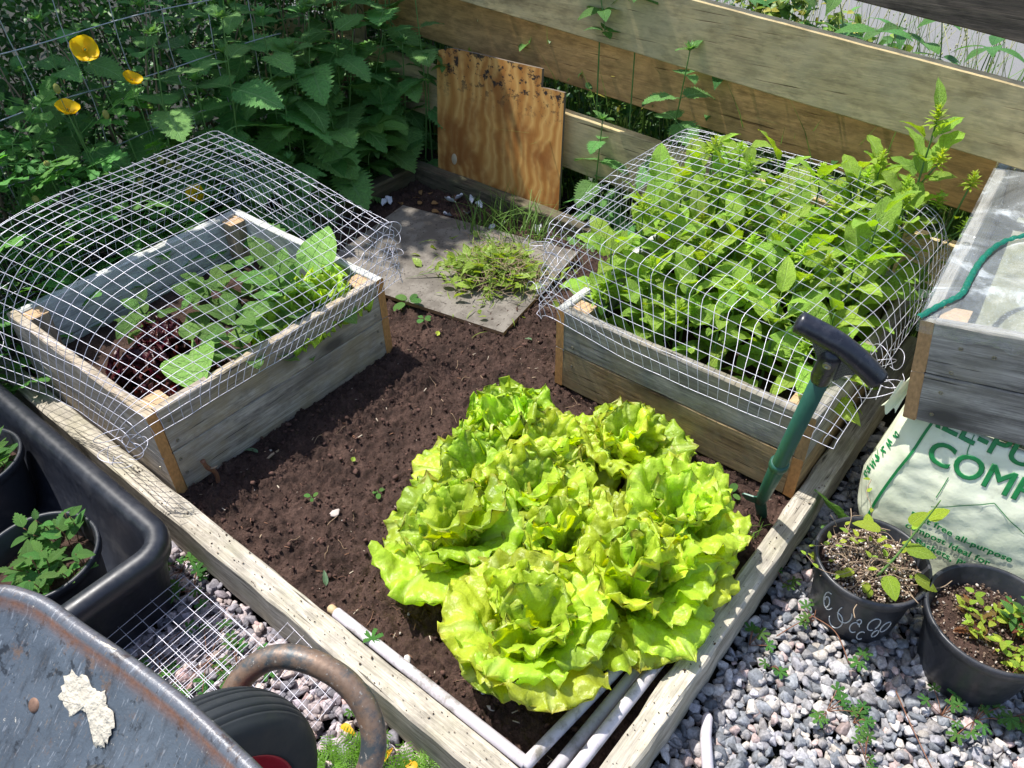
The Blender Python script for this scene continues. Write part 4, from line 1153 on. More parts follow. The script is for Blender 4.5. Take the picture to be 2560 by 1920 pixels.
# ================================================================== LEAVES
def leaf_arrays(L, W, n=12, m=2, shape='ovate', serr=0.0, teeth=11, fold=.25, droop=.5, ruffle=0.0, rk=5, seed=0, petiole=0.0, cup=0.0, twist=0.0):
    r = random.Random(seed); rows = n if not serr else teeth*2
    v = np.linspace(0, 1, rows+1)
    if shape == 'ovate': w = np.sin(np.pi*v**.72)**.85
    elif shape == 'cordate': w = ((v+.015)**.42)*((1-v)**.80); w /= w.max()
    elif shape == 'lance': w = np.sin(np.pi*v**.8)**1.15
    elif shape == 'round': w = np.sqrt(np.clip(1-(2*v-1)**2, 0, 1))**.9
    elif shape == 'spat': w = (v**.8)*np.sqrt(np.clip(1-v**6, 0, 1))*1.05+.12*(1-v)
    elif shape == 'wedge': w = (v**.9)*(1-.75*np.clip((v-.75)/.25, 0, 1)**1.5)
    w = np.clip(w, .015, None)*W/2
    cols = 2*m+1; u = np.linspace(-1, 1, cols)
    V = np.zeros((rows+1, cols, 3)); x = y0 = 0
    ang = 0; px, pz = petiole, 0.0; ds = L/rows
    sg = r.choice((-1, 1))
    for i in range(rows+1):
        a = -droop*(v[i]**1.3)
        if i: px += ds*math.cos(a); pz += ds*math.sin(a)
        ww = w[i]*(1+.05*(r.random()-.5))
        for j, uu in enumerate(u):
            e = abs(uu); k = ww*uu; xo = 0
            if serr and e > .99:
                k *= 1+(serr if i % 2 else -serr)*(1 if 0 < i < rows else 0); xo = -.6*ds*(i % 2 == 0)
            zz = fold*abs(k)+cup*(k*k)/(W*.5+1e-6)
            zz += ruffle*e*e*math.sin(rk*2*math.pi*v[i]+(1.7 if uu > 0 else 0)+seed)*W
            tw = twist*v[i]
            yy = k*math.cos(tw)-zz*math.sin(tw); zz = k*math.sin(tw)+zz*math.cos(tw)
            V[i, j] = (px+xo-zz*math.sin(a)*0, yy+.04*L*sg*v[i]**2, pz+zz*math.cos(a))
    idx = np.arange((rows+1)*cols).reshape(rows+1, cols)
    F = np.stack([idx[:-1, :-1], idx[1:, :-1], idx[1:, 1:], idx[:-1, 1:]], -1).reshape(-1, 4)
    UV = np.stack([np.tile(u*.5+.5, (rows+1, 1)), np.tile(v[:, None], (1, cols))], -1).reshape(-1, 2)
    V = V.reshape(-1, 3)
    if petiole > 0:
        t = max(.0006, W*.018); tv, tf = tube_arrays([(0, 0, 0), (petiole*.5, 0, petiole*.04), (petiole*1.02, 0, 0)], t, 4, False)
        nV = len(V); V = np.concatenate([V, tv]); UV = np.concatenate([UV, np.tile([.5, .1], (len(tv), 1))])
        F = np.concatenate([F, np.array(tf)+nV])
    return V, F, UV
def leaf_mesh(name, mat, **k):
    V, F, UV = leaf_arrays(**k); me = mesh_from(name, V, F, uv=UV, smooth=True); me.materials.append(mat); return me
def xf(V, az=0, pitch=0, roll=0, loc=(0, 0, 0), s=1.0):
    Mx = Matrix.Rotation(az, 3, 'Z') @ Matrix.Rotation(-pitch, 3, 'Y') @ Matrix.Rotation(roll, 3, 'X')
    return (np.asarray(V)*s)@np.array(Mx).T+np.array(loc)
def LM(az=0, pitch=0, roll=0, loc=(0, 0, 0), s=1.0):
    return Matrix.Translation(loc) @ Matrix.Rotation(az, 4, 'Z') @ Matrix.Rotation(-pitch, 4, 'Y') @ Matrix.Rotation(roll, 4, 'X') @ Matrix.Scale(s, 4)
def compound(name, mat, parts, rachis=None, rw=.0008):
    g = Geo()
    for k, (loc, az, kw) in enumerate(parts):
        V, F, UV = leaf_arrays(seed=k+len(name), **kw); g.add(xf(V, az, kw.get('_p', 0) if False else 0, 0, loc), F, UV)
    if rachis is not None:
        V, F = tube_arrays(catmull(rachis, 3), rw, 4, False); g.add(V, F, np.tile([.5, .1], (len(V), 1)))
    me = g.mesh(name, smooth=True, uv=True); me.materials.append(mat); return me

Lf_nettle = leaf_mat('nettle_leaf', (.15, .345, .085), vein=(.24, .44, .15), nv=6, slope=.5, trans=.28, rough=.5, vbump=1.0, hue=.03, veinamt=.85)
Lf_poppy = leaf_mat('poppy_leaf', (.095, .27, .045), vein=(.16, .34, .09), nv=3, slope=.7, trans=.35, rough=.6, vbump=.4, hue=.03)
Lf_hedge = leaf_mat('hedge_leaf', (.030, .080, .018), vein=(.08, .15, .05), nv=5, trans=.3, rough=.45, hue=.05, vbump=.3)
Lf_rose = leaf_mat('young_shrub_leaf', (.085, .21, .040), vein=(.16, .30, .09), nv=6, trans=.35, rough=.42, hue=.04)
Lf_spin = leaf_mat('spinach_leaf', (.30, .48, .065), vein=(.42, .58, .16), nv=5, slope=.9, trans=.35, rough=.40, hue=.035, vbump=.7, blister=55, veinamt=.5)
Lf_tip = leaf_mat('spinach_tip_leaf', (.36, .50, .05), vein=(.35, .5, .12), nv=4, trans=.4, rough=.5, hue=.05)
Lf_lett = leaf_mat('lettuce_leaf', (.40, .525, .045), vein=(.58, .67, .22), nv=4, slope=1.2, trans=.40, rough=.40, hue=.035, vbump=.8, latamt=.25, edge=(.42, .30, .06), blister=62, veinamt=.55, spec=.5)
Lf_lett2 = leaf_mat('frilly_lettuce_leaf', (.39, .55, .050), vein=(.58, .68, .18), nv=4, slope=1.2, trans=.38, rough=.34, hue=.03, vbump=.8, latamt=.2, blister=75, veinamt=.35)
Lf_red = leaf_mat('red_lettuce_leaf', (.070, .014, .014), vein=(.16, .06, .03), nv=5, trans=.30, rough=.32, hue=.05, blister=70)
Lf_potato = leaf_mat('potato_leaf', (.21, .40, .10), vein=(.32, .50, .18), nv=6, slope=.8, trans=.30, rough=.45, hue=.03, vbump=1.0, veinamt=.55, blister=70)
Lf_squash = leaf_mat('seedling_leaf', (.20, .40, .08), vein=(.30, .45, .16), nv=5, slope=1.0, trans=.30, rough=.45, hue=.03, vbump=.7, veinamt=.6)
Lf_grass = plain('grass_blade', (.13, .24, .045), .5, 0, 30, .3, .1, .3, trans=.35)
Lf_weed = leaf_mat('cinquefoil_leaf', (.080, .210, .040), vein=(.13, .28, .08), nv=6, trans=.35, rough=.5, hue=.05)
Lf_fern = plain('feathery_leaf', (.14, .30, .03), .5, 0, 80, .3, .1, .3, trans=.4)
M_stem_g = plain('green_stem', (.10, .20, .05), .5, 0, 60, .25, .1, .3)
M_stem_r = plain('red_brown_stem', (.20, .09, .05), .6, 0, 60, .3, .2, .3)
M_twig = plain('dry_twig', (.30, .22, .15), .8, 0, 90, .35, .5, .2)
M_petal = plain('yellow_petal', (.86, .58, .010), .5, 0, 60, .12, .2, .3, trans=.45)
M_bud = plain('hairy_bud', (.24, .24, .06), .8, 0, 120, .35, .4, .2)
M_dead = plain('dead_leaf', (.30, .17, .07), .8, 0, 60, .4, .4, .2, trans=.2)

# ------------------------------------------------------------------ hedge and tree beyond
def leaf_card(L, W):
    v = np.array([(0, 0, 0), (.28, -.42, .10), (.28, 0, 0), (.28, .42, .10), (.65, -.40, .05), (.65, 0, -.04), (.65, .40, .05), (1, 0, -.16)])*np.array([L, W, L])
    f = np.array([[0, 1, 2], [0, 2, 3], [1, 4, 5], [1, 5, 2], [2, 5, 6], [2, 6, 3], [4, 7, 5], [5, 7, 6]])
    return v, f
CARD = [leaf_card(1, s) for s in (.55, .65, .75)]
def leaf_rots(n, r, up=.5):
    az = r.uniform(0, 2*np.pi, n); pt = r.normal(-.25, up, n); ro = r.normal(0, .6, n)
    R = np.zeros((n, 3, 3)); ca, sa = np.cos(az), np.sin(az); cp, sp = np.cos(pt), np.sin(pt); cr, sr = np.cos(ro), np.sin(ro)
    Rz = np.zeros((n, 3, 3)); Rz[:, 0, 0] = ca; Rz[:, 0, 1] = -sa; Rz[:, 1, 0] = sa; Rz[:, 1, 1] = ca; Rz[:, 2, 2] = 1
    Ry = np.zeros((n, 3, 3)); Ry[:, 0, 0] = cp; Ry[:, 0, 2] = -sp; Ry[:, 2, 0] = sp; Ry[:, 2, 2] = cp; Ry[:, 1, 1] = 1
    Rx = np.zeros((n, 3, 3)); Rx[:, 1, 1] = cr; Rx[:, 1, 2] = -sr; Rx[:, 2, 1] = sr; Rx[:, 2, 2] = cr; Rx[:, 0, 0] = 1
    return Rz@Ry@Rx
M_hleaf = vcol_mat('hedge_leaf_mass', .45, 60, .25, .1, .001, .4, trans=.3)
def clump_points(n, centers, rad, r, sq=(1, 1, 1)):
    c = np.asarray(centers)[r.integers(0, len(centers), n)]
    d = r.normal(size=(n, 3)); d /= np.linalg.norm(d, axis=1)[:, None]
    q = r.uniform(0, 1, n)**.45
    return c[:, :3]+d*(q*rad*c[:, 3])[:, None]*np.array(sq)
def leafy(name, n, centers, rad, size, cols, parent, seed, kind='stuff', sq=(1, 1, 1)):
    r = np.random.default_rng(seed); P = clump_points(n, centers, rad, r, sq)
    P = P[P[:, 2] > GZ+.01]; n = len(P)
    C = np.array(cols)[r.integers(0, len(cols), n)]*r.uniform(.65, 1.3, (n, 1))
    o = scatter(name, P, r.uniform(size*.6, size*1.3, n), np.clip(C, 0, 1), CARD, M_hleaf, leaf_rots(n, r), parent)
    if kind: o['kind'] = kind
    return o
r = np.random.default_rng(21)
hedge = thing('hedge', 'dark small leaved hedge growing behind the stock fence and nettles', 'hedge', (.6, 2.8, GZ))
cen = [(x+r.uniform(-.1, .1), y+r.uniform(-.08, .08), z+r.uniform(-.08, .08), r.uniform(.7, 1.2)) for x in np.arange(-1.3, 2.6, .24) for y in (2.42, 2.75, 3.1) for z in np.arange(.0, 1.5, .26)]
leafy('foliage', 64000, cen, .19, .034, [(.06, .17, .04), (.08, .22, .045), (.11, .26, .055), (.05, .13, .035)], hedge, 31)
g = Geo()
for i in range(170):
    x, y = r.uniform(-1.2, 2.4), r.uniform(2.28, 3.1); z = GZ; pts_ = [(x, y, z)]; dx, dy = r.normal(0, .08), r.normal(-.05, .08)
    for k in range(6):
        dx = dx*.6+r.normal(0, .03); dy = dy*.6+r.normal(0, .03); x += dx; y = max(2.25, y+dy); z += r.uniform(.06, .2); pts_.append((x, y, z))
    V, F = tube_arrays(catmull(pts_, 3), np.linspace(.007, .0015, (len(pts_)-1)*3+1), 5); g.add(V, F)
o = link('twigs', g.mesh('twigs', smooth=True), hedge, M_twig); o['kind'] = 'stuff'
# further greenery beyond the rails
bush = thing('hedge', 'low dark bushes in the verge far beyond the fence rails', 'hedge', (2.3, 1.6, GZ))
cen = [(x+r.uniform(-.1, .1), y+r.uniform(-.1, .1), z, r.uniform(.7, 1.2)) for x in np.arange(1.95, 2.7, .22) for y in np.arange(.75, 3.2, .24) for z in (0, .16, .34)]
cen += [(x, y, 0, .8) for x in np.arange(1.93, 2.5, .2) for y in np.arange(-.8, .75, .2)]
leafy('foliage', 15000, cen, .15, .032, [(.04, .11, .025), (.06, .15, .03), (.03, .08, .02)], bush, 33)
# the tree whose crown shades the back of the plot
tree = thing('tree', 'leafy tree standing beyond the hedge and shading the back of the plot', 'tree', (.6, 4.1, GZ))
tube('trunk', catmull([(.6, 4.1, GZ), (.62, 4.05, .8), (.55, 3.9, 1.6), (.6, 3.7, 2.4), (.65, 3.6, 3.2)], 5), np.linspace(.13, .05, 21), M_twig, tree, 12)
for (e_) in [(-.6, 3.2, 2.4), (.1, 2.9, 2.5), (.9, 2.8, 2.5), (1.6, 2.9, 2.4), (2.0, 3.4, 2.6), (.5, 3.0, 3.0), (-.9, 3.6, 2.6)]:
    tube('limb', catmull([(.58, 3.9, 1.55), ((.58+e_[0])/2, (3.9+e_[1])/2, 2.15), e_], 5), np.linspace(.05, .01, 11), M_twig, tree, 8)
cen = []
rt = np.random.default_rng(5)
for i in range(36):
    x = rt.uniform(.35, 2.2); z = rt.uniform(1.85, 2.75)
    ys = 1.36+.12*math.sin(x*3.1)+(.40 if x < .75 else .0)+(.0 if x < 1.5 else .1)   # edge of the shade on the ground
    y = ys+.46*z+(rt.uniform(.05, .55) if i < 40 else rt.uniform(.5, 1.8))
    cen.append((x, y, z, rt.uniform(.6, 1.2)))
leafy('crown', 3300, cen, .17, .060, [(.05, .13, .03), (.07, .16, .03)], tree, 35)

# ------------------------------------------------------------------ nettles
NL = [leaf_mesh('nettle_leaf', Lf_nettle, L=1.0, W=.70, shape='cordate', serr=.17, teeth=12, fold=.14, droop=d_, m=2, seed=k_, petiole=.16, ruffle=.02, rk=3) for k_, d_ in enumerate((.5, .75, .3, .95, .6, .4))]
def nettle(label, base, top, n=7, size=.13, seed=0, group=None, leafn=None, smin=.3, mat=M_stem_g, low=.15):
    r = random.Random(seed); b, tp = np.array(base, float), np.array(top, float)
    t = thing('nettle', label, 'nettle', tuple(b), group)
    mid = (b+tp)/2+np.array([r.uniform(-.03, .03), r.uniform(-.03, .03), 0]); P = catmull([b, mid, tp], 10)
    tube('stem', P, np.linspace(.004, .0018, len(P)), mat, t, 6)
    az = r.uniform(0, 3.14)
    for k in range(n):
        f = low+(1-low)*(k/(n-1))**.85; i = min(len(P)-1, int(f*(len(P)-1))); p = P[i]
        s = 1.25*size*(1-.68*max(0, (f-.55)/.45)**1.4)*r.uniform(.85, 1.15)
        az += math.pi/2+r.uniform(-.3, .3)
        for q in (0, 1):
            pitch = -.30+.85*f**4+r.uniform(-.25, .2)
            linkl('leaf', r.choice(NL), t, None, LM(az+q*math.pi+r.uniform(-.2, .2), pitch, r.uniform(-.25, .25), tuple(p-b), s))
    g = Geo()
    for k in range(12):
        V, F, UV = leaf_arrays(L=size*.26, W=size*.10, shape='ovate', serr=.12, teeth=5, seed=k, droop=.3)
        g.add(xf(V, k*2.4, .5+k*.07, 0, tuple(tp-b)), F, UV)
    linkl('top_tuft', g.mesh('top_tuft', smooth=True, uv=True), t, Lf_nettle)
    return t
nets = [  # base x,y ; top x,y,z ; size
 ((.62, 2.02), (.72, 1.98, .66), .155, 'broad leaved nettle right of the poppies against the wire fence'),
 ((.84, 1.98), (.93, 1.95, .66), .165, 'tall nettle with a sunlit tip left of centre at the top edge'),
 ((1.00, 2.05), (1.10, 2.00, .62), .160, 'nettle with yellow green flower strings at the top of the bank'),
 ((1.22, 2.08), (1.30, 2.02, .60), .160, None), ((1.40, 2.06), (1.45, 1.99, .50), .150, None),
 ((1.56, 2.08), (1.60, 2.00, .46), .135, 'nettle with a pale tip close left of the plywood sheet'),
 ((1.05, 1.97), (1.08, 1.94, .36), .150, None), ((1.26, 1.98), (1.24, 1.93, .34), .150, None),
 ((1.45, 1.97), (1.50, 1.94, .30), .130, None), ((.86, 1.93), (.88, 1.90, .30), .140, None),
 ((.74, 2.16), (.78, 2.12, .70), .140, None), ((1.12, 2.22), (1.15, 2.2, .66), .140, None), ((1.50, 2.22), (1.52, 2.2, .58), .140, None),
 ((1.30, 2.25), (1.36, 2.25, .72), .14, None), ((.93, 2.25), (.96, 2.22, .74), .14, None), ((1.68, 2.16), (1.66, 2.08, .55), .13, None),
 ((.50, 2.16), (.50, 2.14, .72), .13, None),
 ((.70, 1.93), (.74, 1.91, .34), .150, None), ((1.15, 2.03), (1.18, 1.99, .50), .165, None), ((.95, 2.12), (.99, 2.08, .52), .165, None), ((1.33, 2.14), (1.34, 2.1, .56), .16, None),
 ((1.60, 1.96), (1.63, 1.94, .42), .12, None), ((.78, 2.03), (.82, 2.0, .50), .16, None), ((1.50, 1.98), (1.55, 1.96, .20), .12, None), ((1.02, 1.90), (1.02, 1.89, .20), .13, None), ((.40, 2.2), (.42, 2.18, .6), .13, None), ((1.2, 2.35), (1.2, 2.35, .85), .14, None),
 ((1.62, 2.03), (1.66, 2.0, .74), .15, None), ((1.70, 2.10), (1.72, 2.08, .84), .15, None), ((1.64, 1.90), (1.66, 1.885, .58), .12, None), ((1.48, 2.12), (1.50, 2.10, .80), .15, None), ((1.75, 2.25), (1.78, 2.2, .9), .15, None), ((1.35, 2.02), (1.37, 1.98, .62), .15, None), ((.60, 2.22), (.62, 2.2, .8), .14, None), ((1.08, 2.14), (1.1, 2.12, .74), .15, None),
]
def netlab(b, tp):
    rows = 'front' if b[1] < 1.99 else ('middle' if b[1] < 2.13 else 'back')
    same = sorted(set(n_[0][0] for n_ in nets if ('front' if n_[0][1] < 1.99 else ('middle' if n_[0][1] < 2.13 else 'back')) == rows))
    o_ = ['first', 'second', 'third', 'fourth', 'fifth', 'sixth', 'seventh', 'eighth', 'ninth', 'tenth', 'eleventh', 'twelfth', 'thirteenth', 'fourteenth'][same.index(b[0])]
    return 'broad leaved nettle, %s from left in the %s row of the shaded bank' % (o_, rows)
for k, (b, tp, sz, lab) in enumerate(nets):
    nettle(lab or netlab(b, tp), (b[0], b[1], GZ), tp, 7, sz, 400+k, 'nettles on the shaded bank')
nettle('young nettle rising in front of the upper fence board', (1.665, .86, GZ), (1.655, .80, .60), 6, .115, 431, low=.45)
nettle('short nettle in the gap right of the plywood sheet', (1.64, 1.08, GZ), (1.66, 1.08, .33), 5, .10, 432, low=.4)
nettle('low shaded nettle at the foot of the plywood sheet', (1.63, 1.10, GZ), (1.64, 1.02, .07), 4, .13, 433, low=.3)
nettle('low nettle between the plywood sheet and the right mesh cover', (1.64, .92, GZ), (1.64, .88, .06), 4, .12, 434, low=.3)

# leafy shrub seedling in front of the nettles
RL = [leaf_mesh('shrub_leaf', Lf_rose, L=1.0, W=.48, shape='ovate', fold=.16, droop=d_, m=2, seed=k_, petiole=.08, n=12) for k_, d_ in enumerate((.3, .55, .2, .8))]
def sprig(label, base, nodes, size, seed, cat='shrub', mat=M_stem_g, leaves=RL, name='leafy_shrub', per=5, group=None):
    r = random.Random(seed); b = np.array(base, float); t = thing(name, label, cat, tuple(b), group)
    P = catmull([b]+[np.array(q) for q in nodes], 8)
    tube('stem', P, np.linspace(.003, .0013, len(P)), mat, t, 6)
    for q in nodes:
        a0 = r.uniform(0, 6.28)
        for j in range(per):
            linkl('leaf', r.choice(leaves), t, None, LM(a0+j*6.283/per+r.uniform(-.3, .3), r.uniform(-.15, .4), r.uniform(-.3, .3), tuple(np.array(q)-b), size*r.uniform(.7, 1.15)))
    return t
sprig('bright smooth leaved shrub seedling in front of the shaded nettles', (1.40, 1.93, GZ), [(1.36, 1.90, .06), (1.38, 1.89, .13), (1.40, 1.88, .20)], .115, 51, per=6)
sprig('dark five leaflet sprig left of the bright shrub seedling', (1.22, 1.93, GZ), [(1.20, 1.90, .05), (1.22, 1.90, .13)], .105, 52, per=5)
sprig('leafy sprig hanging over the top of the upper fence board', (1.735, 1.15, GZ), [(1.72, 1.15, .70), (1.675, 1.13, .72), (1.655, 1.10, .66), (1.66, 1.09, .60)], .085, 53, per=4)
sprig('second leafy sprig over the fence board near the top edge', (1.735, 1.02, GZ), [(1.72, 1.02, .70), (1.67, 1.0, .73)], .085, 54, per=5)
sprig('creeper leaves at the top left corner of the plywood sheet', (1.66, 1.87, GZ), [(1.655, 1.85, .30), (1.64, 1.80, .40), (1.645, 1.76, .37)], .055, 55, per=6)

# ------------------------------------------------------------------ stock fence
sf = thing('stock_fence', 'grey woven wire stock fence behind the yellow poppies', 'wire fence', (.3, 2.1, GZ))
for z in (.20, .36, .522, .682, .85):
    P = [(x, 2.10+.012*math.sin(x*5+z*9), z+.006*math.sin(x*9+z*20)) for x in np.arange(-1.0, 1.25, .06)]
    tube('line_wire', P, .0018, M_wire_dull, sf, 5)
for k in range(13):
    x = -.62+.145*k; P = [(x+.008*math.sin(z*13+k)-.0*z, 2.098, z) for z in np.arange(GZ, .95, .07)]
    tube('stay_wire', P, .0015, M_wire_dull, sf, 5)

# ------------------------------------------------------------------ poppies
def lobed_leaf(name, s, seed):
    pr = []
    r = random.Random(seed)
    for (x, n_, L) in ((.22, 2, .30), (.48, 2, .34), (.74, 2, .28)):
        for sg in (-1, 1):
            pr.append(((x, 0, 0), sg*r.uniform(.85, 1.1), dict(L=L, W=L*.62, shape='wedge', serr=.22, teeth=3, droop=.35, m=1, fold=.1)))
    pr.append(((.80, 0, 0), 0, dict(L=.36, W=.28, shape='ovate', serr=.25, teeth=4, droop=.4, m=1, fold=.1)))
    return compound(name, Lf_poppy, pr, [(0, 0, 0), (.5, 0, .02), (.9, 0, 0)], .008)
PLf = [lobed_leaf('poppy_leaf', 1, k) for k in range(5)]
def poppy_tuft(label, c, n, size, seed, group=None):
    r = random.Random(seed); t = thing('poppy_plant', label, 'poppy plant', c, group)
    for j in range(n):
        f = j/n; a = j*2.4+r.uniform(-.3, .3); h = r.uniform(.03, .20)
        off = (r.uniform(0, .06)*math.cos(a), r.uniform(0, .06)*math.sin(a), h)
        linkl('leaf', r.choice(PLf), t, None, LM(a, r.uniform(-.1, .7), r.uniform(-.3, .3), off, size*r.uniform(.7, 1.2)))
        P = [(0, 0, 0), (off[0]*.6, off[1]*.6, h*.6), off]
        if j % 2 == 0: linkl('leaf_stalk', mesh_from('leaf_stalk', *tube_arrays(catmull(P, 3), .0012, 4), smooth=True), t, M_stem_g)
    return t
r = random.Random(12); k = 0
NUM = ['first', 'second', 'third', 'fourth', 'fifth', 'sixth', 'seventh', 'eighth', 'ninth', 'tenth', 'eleventh', 'twelfth']
for x in np.arange(-.48, .72, .115):
    for y, zz in ((1.86, .06), (1.96, .22), (2.05, .36)):
        if x < -.2 and y < 1.9: continue
        poppy_tuft('ferny poppy plant, %s from left in the %s row behind the left crate' % (NUM[int(round((x+.48)/.115))], {1.86: 'front', 1.96: 'middle', 2.05: 'back'}[y]), (x+r.uniform(-.04, .04), y+r.uniform(-.02, .02), GZ+zz*(1.15 if x < .45 else .7)), 11, .165, 500+k, 'poppy plants without flowers on the bank'); k += 1
def flower(label, p, base, tilt, az, size, seed, openness=.9):
    r = random.Random(seed); t = thing('poppy', label, 'flower', tuple(base))
    b = np.array(base, float); p = np.array(p, float)
    P = catmull([b, (b+p)/2+np.array([.01, -.01, .02]), p-np.array([0, 0, .004])], 8)
    linkl('stem', mesh_from('stem', *tube_arrays(P-b, .0013, 5), smooth=True), t, M_stem_g)
    H = Matrix.Translation(tuple(p-b)) @ Matrix.Rotation(az, 4, 'Z') @ Matrix.Rotation(tilt, 4, 'Y')
    for j in range(4):
        V, F, UV = leaf_arrays(L=size, W=size*1.35, shape='round', n=10, m=4, droop=-.9 if j < 2 else -.75, fold=0, cup=.5, ruffle=.03, rk=2, seed=seed*7+j)
        me = mesh_from('petal', V, F, uv=UV, smooth=True)
        linkl('petal', me, t, M_petal, H @ LM(j*math.pi/2+.1*j, .55-openness*.5+(.08 if j % 2 else 0), 0, (0, 0, 0)))
    g = Geo(); 
    for j in range(22):
        a = j*2.4; V, F = tube_arrays([(0, 0, .002), (.006*math.cos(a), .006*math.sin(a), .010+.003*(j % 3))], .0006, 3); g.add(V, F)
    linkl('stamens', g.mesh('stamens'), t, M_petal, H)
    V, F = tube_arrays([(0, 0, 0), (0, 0, .004), (0, 0, .011), (0, 0, .013)], [.002, .0035, .003, .001], 8)
    linkl('seed_head', mesh_from('seed_head', V, F, smooth=True), t, M_stem_g, H)
flower('open yellow poppy highest on the left wire fence', (.508, 1.95, .677), (.56, 1.97, .10), .95, -1.9, .040, 1)
flower('yellow poppy seen side on right of the highest one', (.602, 1.95, .567), (.60, 1.98, .08), .55, -.9, .034, 2, .55)
flower('yellow poppy lowest on the bank at far left', (.408, 1.95, .545), (.44, 1.96, .05), .45, -1.2, .037, 3, .6)
flower('yellow poppy seen through the left mesh cover', (.640, 1.845, .246), (.66, 1.90, -.05), .8, -2.2, .034, 4, .7)
def bud(label, p, base, seed, upright=False):
    b, p = np.array(base, float), np.array(p, float); t = thing('poppy_bud', label, 'flower bud', tuple(b), 'poppy buds')
    if upright:
        P = catmull([b, (b+p)/2+np.array([.01, 0, 0]), p], 6); e = p; d = np.array([0, 0, 1.0])
    else:
        P = catmull([b, (b*.3+p*.7)+np.array([-.005, 0, .02]), p+np.array([-.012, 0, .028]), p+np.array([-.003, 0, .024]), p], 6); e = p; d = np.array([.15, 0, -1.0])
    linkl('stem', mesh_from('stem', *tube_arrays(P-b, .0011, 5), smooth=True), t, M_stem_g)
    V, F = tube_arrays([e-b, e-b+d*.004, e-b+d*.012, e-b+d*.022, e-b+d*.027], [.002, .0065, .0085, .006, .001], 10)
    linkl('bud_case', mesh_from('bud_case', V, F, smooth=True), t, M_bud)
from_px = [((.300, 1.93, .455), 0, 'upper left nodding poppy bud'), ((.235, 1.92, .385), 0, 'lowest left nodding poppy bud'), ((.600, 1.92, .362), 0, 'nodding poppy bud highest of the trio by the mesh'),
           ((.620, 1.92, .345), 0, 'middle nodding poppy bud of the trio by the mesh'), ((.648, 1.92, .318), 0, 'rightmost nodding poppy bud of the trio by the mesh'), ((.52, 1.92, .325), 0, 'single nodding poppy bud above the mesh ridge'),
           ((.40, 1.94, .60), 1, 'slim upright green seed pod left of the highest poppy'), ((.50, 1.94, .50), 1, 'slim upright green seed pod between the poppies')]
for k, (p, u_, lab) in enumerate(from_px): bud(lab, p, (p[0]+.03, 1.96, .0), k, bool(u_))

# ------------------------------------------------------------------ lettuces
def lettuce_arrays(L, W, seed, frill=1.0, n=40, m=20, curl=.9, open_=.5):
    r = random.Random(seed); v = np.linspace(0, 1, n+1)[:, None]; u = np.linspace(-1, 1, 2*m+1)[None, :]
    w = (.15+.85*np.clip(v*1.25, 0, 1)**.9)*np.sqrt(np.clip(1-v**7, .0004, 1))*W/2
    e = np.clip(np.maximum(np.abs(u)**1.3, v**5)*np.clip(v*1.8, 0, 1), 0, 1)
    s = np.arctan2(u*w, (v*L-L*.45))/math.pi            # position along the margin
    p1, p2, p3 = r.uniform(0, 6), r.uniform(0, 6), r.uniform(0, 6)
    nz1 = fbm(u*w/.032+seed*3.1, v*L/.032+seed, seed, 2); nz2 = fbm(u*w/.010+seed, v*L/.010+seed*2.3, seed+9, 2)
    q = 2*math.pi*s
    ruf = (.0105*e**1.6*np.sin(5*q+p1+2*nz1)+.0075*e**2.6*np.sin(11*q+p2+1.5*nz1)+.0030*e**5*np.sin(23*q+p3))*frill
    out = 1+e**4*(.030*np.sin(9*q+p3)+.035*frill*np.sin(17*q+p1)*np.abs(np.sin(3*q+p2)))+.04*e**2*nz1
    R_ = L*v*(1-.16*np.abs(u)**2.6*v)
    cup = open_*(u**2)*w*(1-.6*v)
    bl = .012*nz1*np.clip(v*1.5, 0, 1)+.0042*np.abs(nz2)*np.clip(1-e*.2, 0, 1)
    a = r.uniform(.05, .3)-curl*v**3+0*u
    ds = L/n; cx_ = np.cumsum(np.cos(a)*ds, 0)-np.cos(a[0])*ds; cz_ = np.cumsum(np.sin(a)*ds, 0)-np.sin(a[0])*ds
    off = cup+ruf+bl-.004*np.exp(-(u/.06)**2)
    shr = (R_/(L*v+1e-6))
    X = cx_*shr*out-np.sin(a)*off; Z = cz_*shr*out+np.cos(a)*off; Y = u*w*out+.4*ruf*np.cos(7*q+p2)
    V = np.stack([X, Y+0*X, Z], -1).reshape(-1, 3)
    c = 2*m+1; idx = np.arange((n+1)*c).reshape(n+1, c)
    F = np.stack([idx[:-1, :-1], idx[1:, :-1], idx[1:, 1:], idx[:-1, 1:]], -1).reshape(-1, 4)
    UV = np.stack([np.broadcast_to(u*.5+.5, (n+1, c)), np.broadcast_to(v, (n+1, c))], -1).reshape(-1, 2)
    return V, F, UV
def lett_meshes(nm, mat, N, L, W, frill, seed0, **k):
    out = []
    for i in range(N):
        V, F, UV = lettuce_arrays(L, W*(.9+.05*(i % 5)), seed0+i, frill, **k); me = mesh_from(nm, V, F, uv=UV, smooth=True); me.materials.append(mat); out.append(me)
    return out
LO = lett_meshes('lettuce_leaf', Lf_lett, 10, .175, .20, 1.0, 10, curl=1.3, open_=.35)
LI = lett_meshes('lettuce_leaf', Lf_lett, 7, .150, .155, 1.0, 40, curl=.9, open_=.6)
LFr = lett_meshes('frilly_leaf', Lf_lett2, 8, .145, .16, 1.55, 70, curl=.8, open_=.4)
LRd = lett_meshes('red_leaf', Lf_red, 4, .10, .12, 1.7, 90, curl=.8, open_=.5, n=20, m=10)
